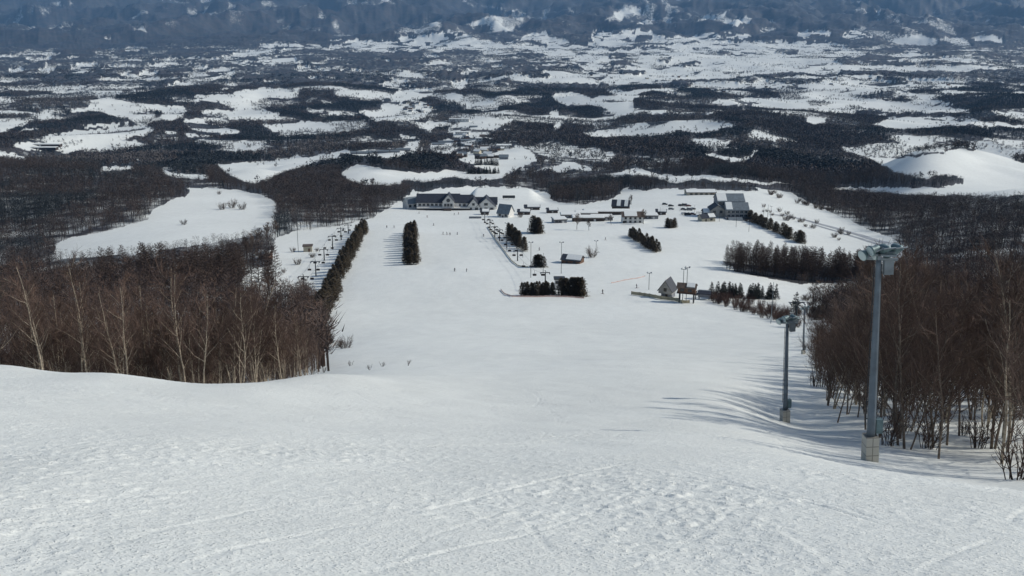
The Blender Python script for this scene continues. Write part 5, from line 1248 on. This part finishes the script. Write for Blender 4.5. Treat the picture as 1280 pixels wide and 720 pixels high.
for k, px_ in enumerate((872, 876, 880, 884, 888)):
    o = thing('ski_rack', at(px_, 267, 300), 'dark ski rack in the row between car park and tiered lodge', 'ski rack', 'ski racks by the tiered lodge'); mb = MB()
    mb.tube([(-1, 0, -.3), (-1, 0, 1.3), (1, 0, 1.3), (1, 0, -.3)], .09, 6); mb.tube([(-1, 0, .6), (1, 0, .6)], .07, 6); part('frame', mb.mesh('frame', M['dark_steel']), o); mb = MB()
    for q in range(5): mb.box(-.8 + q * .4, -.72 + q * .4, -.12, -.02, 0, 1.7)
    part('skis', mb.mesh('skis', M['steel_blue']), o)

# ------------------------------------------------------------------ skiers
def skin_body(joints, edges, name):
    me = bpy.data.meshes.new(name); me.from_pydata([j[0] for j in joints], edges, []); o = bpy.data.objects.new(name, me); COL.objects.link(o)
    md = o.modifiers.new('skin', 'SKIN'); sb = o.modifiers.new('sub', 'SUBSURF'); sb.levels = 1; sb.render_levels = 1
    for k, j in enumerate(joints):
        v = me.skin_vertices[0].data[k]; v.radius = (j[1], j[1]); v.use_root = (k == 0)
    dg = bpy.context.evaluated_depsgraph_get(); out = bpy.data.meshes.new_from_object(o.evaluated_get(dg)); bpy.data.objects.remove(o); return out
J = [((0,0,.90),.16),((0,.05,1.12),.16),((0,.02,1.36),.18),((0,-.02,1.50),.075),((0,-.05,1.62),.105),((0,-.05,1.74),.08),
     ((-.21,.0,1.40),.075),((-.34,-.12,1.16),.06),((-.32,-.36,1.05),.045),((.21,.0,1.40),.075),((.34,-.12,1.16),.06),((.32,-.36,1.05),.045),
     ((-.12,0,.84),.11),((-.15,-.14,.48),.085),((-.14,.02,.10),.07),((-.14,-.16,.05),.055),((.12,0,.84),.11),((.15,-.14,.48),.085),((.14,.02,.10),.07),((.14,-.16,.05),.055)]
E = [(0,1),(1,2),(2,3),(3,4),(4,5),(2,6),(6,7),(7,8),(2,9),(9,10),(10,11),(0,12),(12,13),(13,14),(14,15),(0,16),(16,17),(17,18),(18,19)]
body0 = skin_body(J, E, 'body')
suits = [mat('navy ski suit', (.025, .03, .05), .8, .1, 4), mat('dark red ski jacket', (.16, .03, .03), .8, .1, 4), mat('black ski suit', (.015, .015, .018), .8, .1, 4)]
trou = mat('dark ski trousers', (.02, .022, .028), .8, .1, 4); hat = mat('dark knitted hat', (.03, .03, .04), .9, .1, 6)
def body_variant(s_):
    me = body0.copy()
    for m in (suits[s_], trou, M['skin'], hat): me.materials.append(m)
    for p_ in me.polygons:
        z = p_.center.z; p_.material_index = 1 if z < .92 else (3 if z > 1.68 or (z > 1.56 and p_.center.y > 0) else (2 if z > 1.50 else 0)); p_.use_smooth = True
    return me
bodies = [body_variant(k) for k in range(3)]
mb = MB()
mb.poly([(-.05, -1.05, .10), (.05, -1.05, .10), (.05, -.85, .02), (-.05, -.85, .02)]); mb.box(-.05, .05, -.85, .75, .0, .03); ski_me = mb.mesh('ski', suits[1])
mb = MB(); mb.tube([(0, 0, 1.05), (0, .25, .02)], .018, 5); pole_me = mb.mesh('ski_pole', M['dark_steel'])
random.seed(41)
for px_, py_, s_, lab in ((568.5, 339.5, 0, 'skier in dark clothes standing mid piste, left one of a pair'), (583.5, 340, 2, 'skier in dark clothes standing mid piste, right one of a pair'), (554, 293, 2, 'skier at the left end of the short line of four below the lodge'), (558.5, 293.3, 0, 'second skier from the left in the short line of four below the lodge'),
        (562.5, 294, 2, 'third skier from the left in the short line of four below the lodge'), (571.5, 293.5, 0, 'skier at the right end of the short line of four below the lodge'), (604.5, 296, 2, 'skier beside the upper end of the pale straw net'), (534, 272, 1, 'skier in a dark red jacket right of the lodge\'s left wing'), (542, 282, 2, 'lone skier above the block of cedars on the piste'),
        (483.5, 285, 0, 'skier near the top of the long hedge'), (492.5, 285, 2, 'skier between the long hedge and the cedar block'), (753, 367, 2, 'skier right of the bushy cedars by the orange net'), (795.5, 360, 0, 'skier left of the short lamp post'), (657.5, 300, 2, 'skier on the snow right of the cedar wedge'),
        (757, 300, 0, 'skier on the snow left of the slanting hedge'), (568, 269, 2, 'skier standing before the lodge porch, left one'), (573, 268, 1, 'skier in dark red standing before the lodge porch'), (524, 267, 2, 'skier by the left wing of the main lodge'), (674, 313, 0, 'skier above the small cedar clump'), (868, 368, 2, 'person waiting at the foot of the raised lift cabin')):
    p = at(px_, py_, 150); o = thing('person', p, lab, 'skier', None, rz=random.uniform(-2.5, 2.5), scale=1.08)
    part('body', bodies[s_], o)
    for q in (-.14, .14): part('ski', ski_me, o, (q, -.05, 0))
    for q in (-.33, .33): part('ski_pole', pole_me, o, (q, -.34, 0))
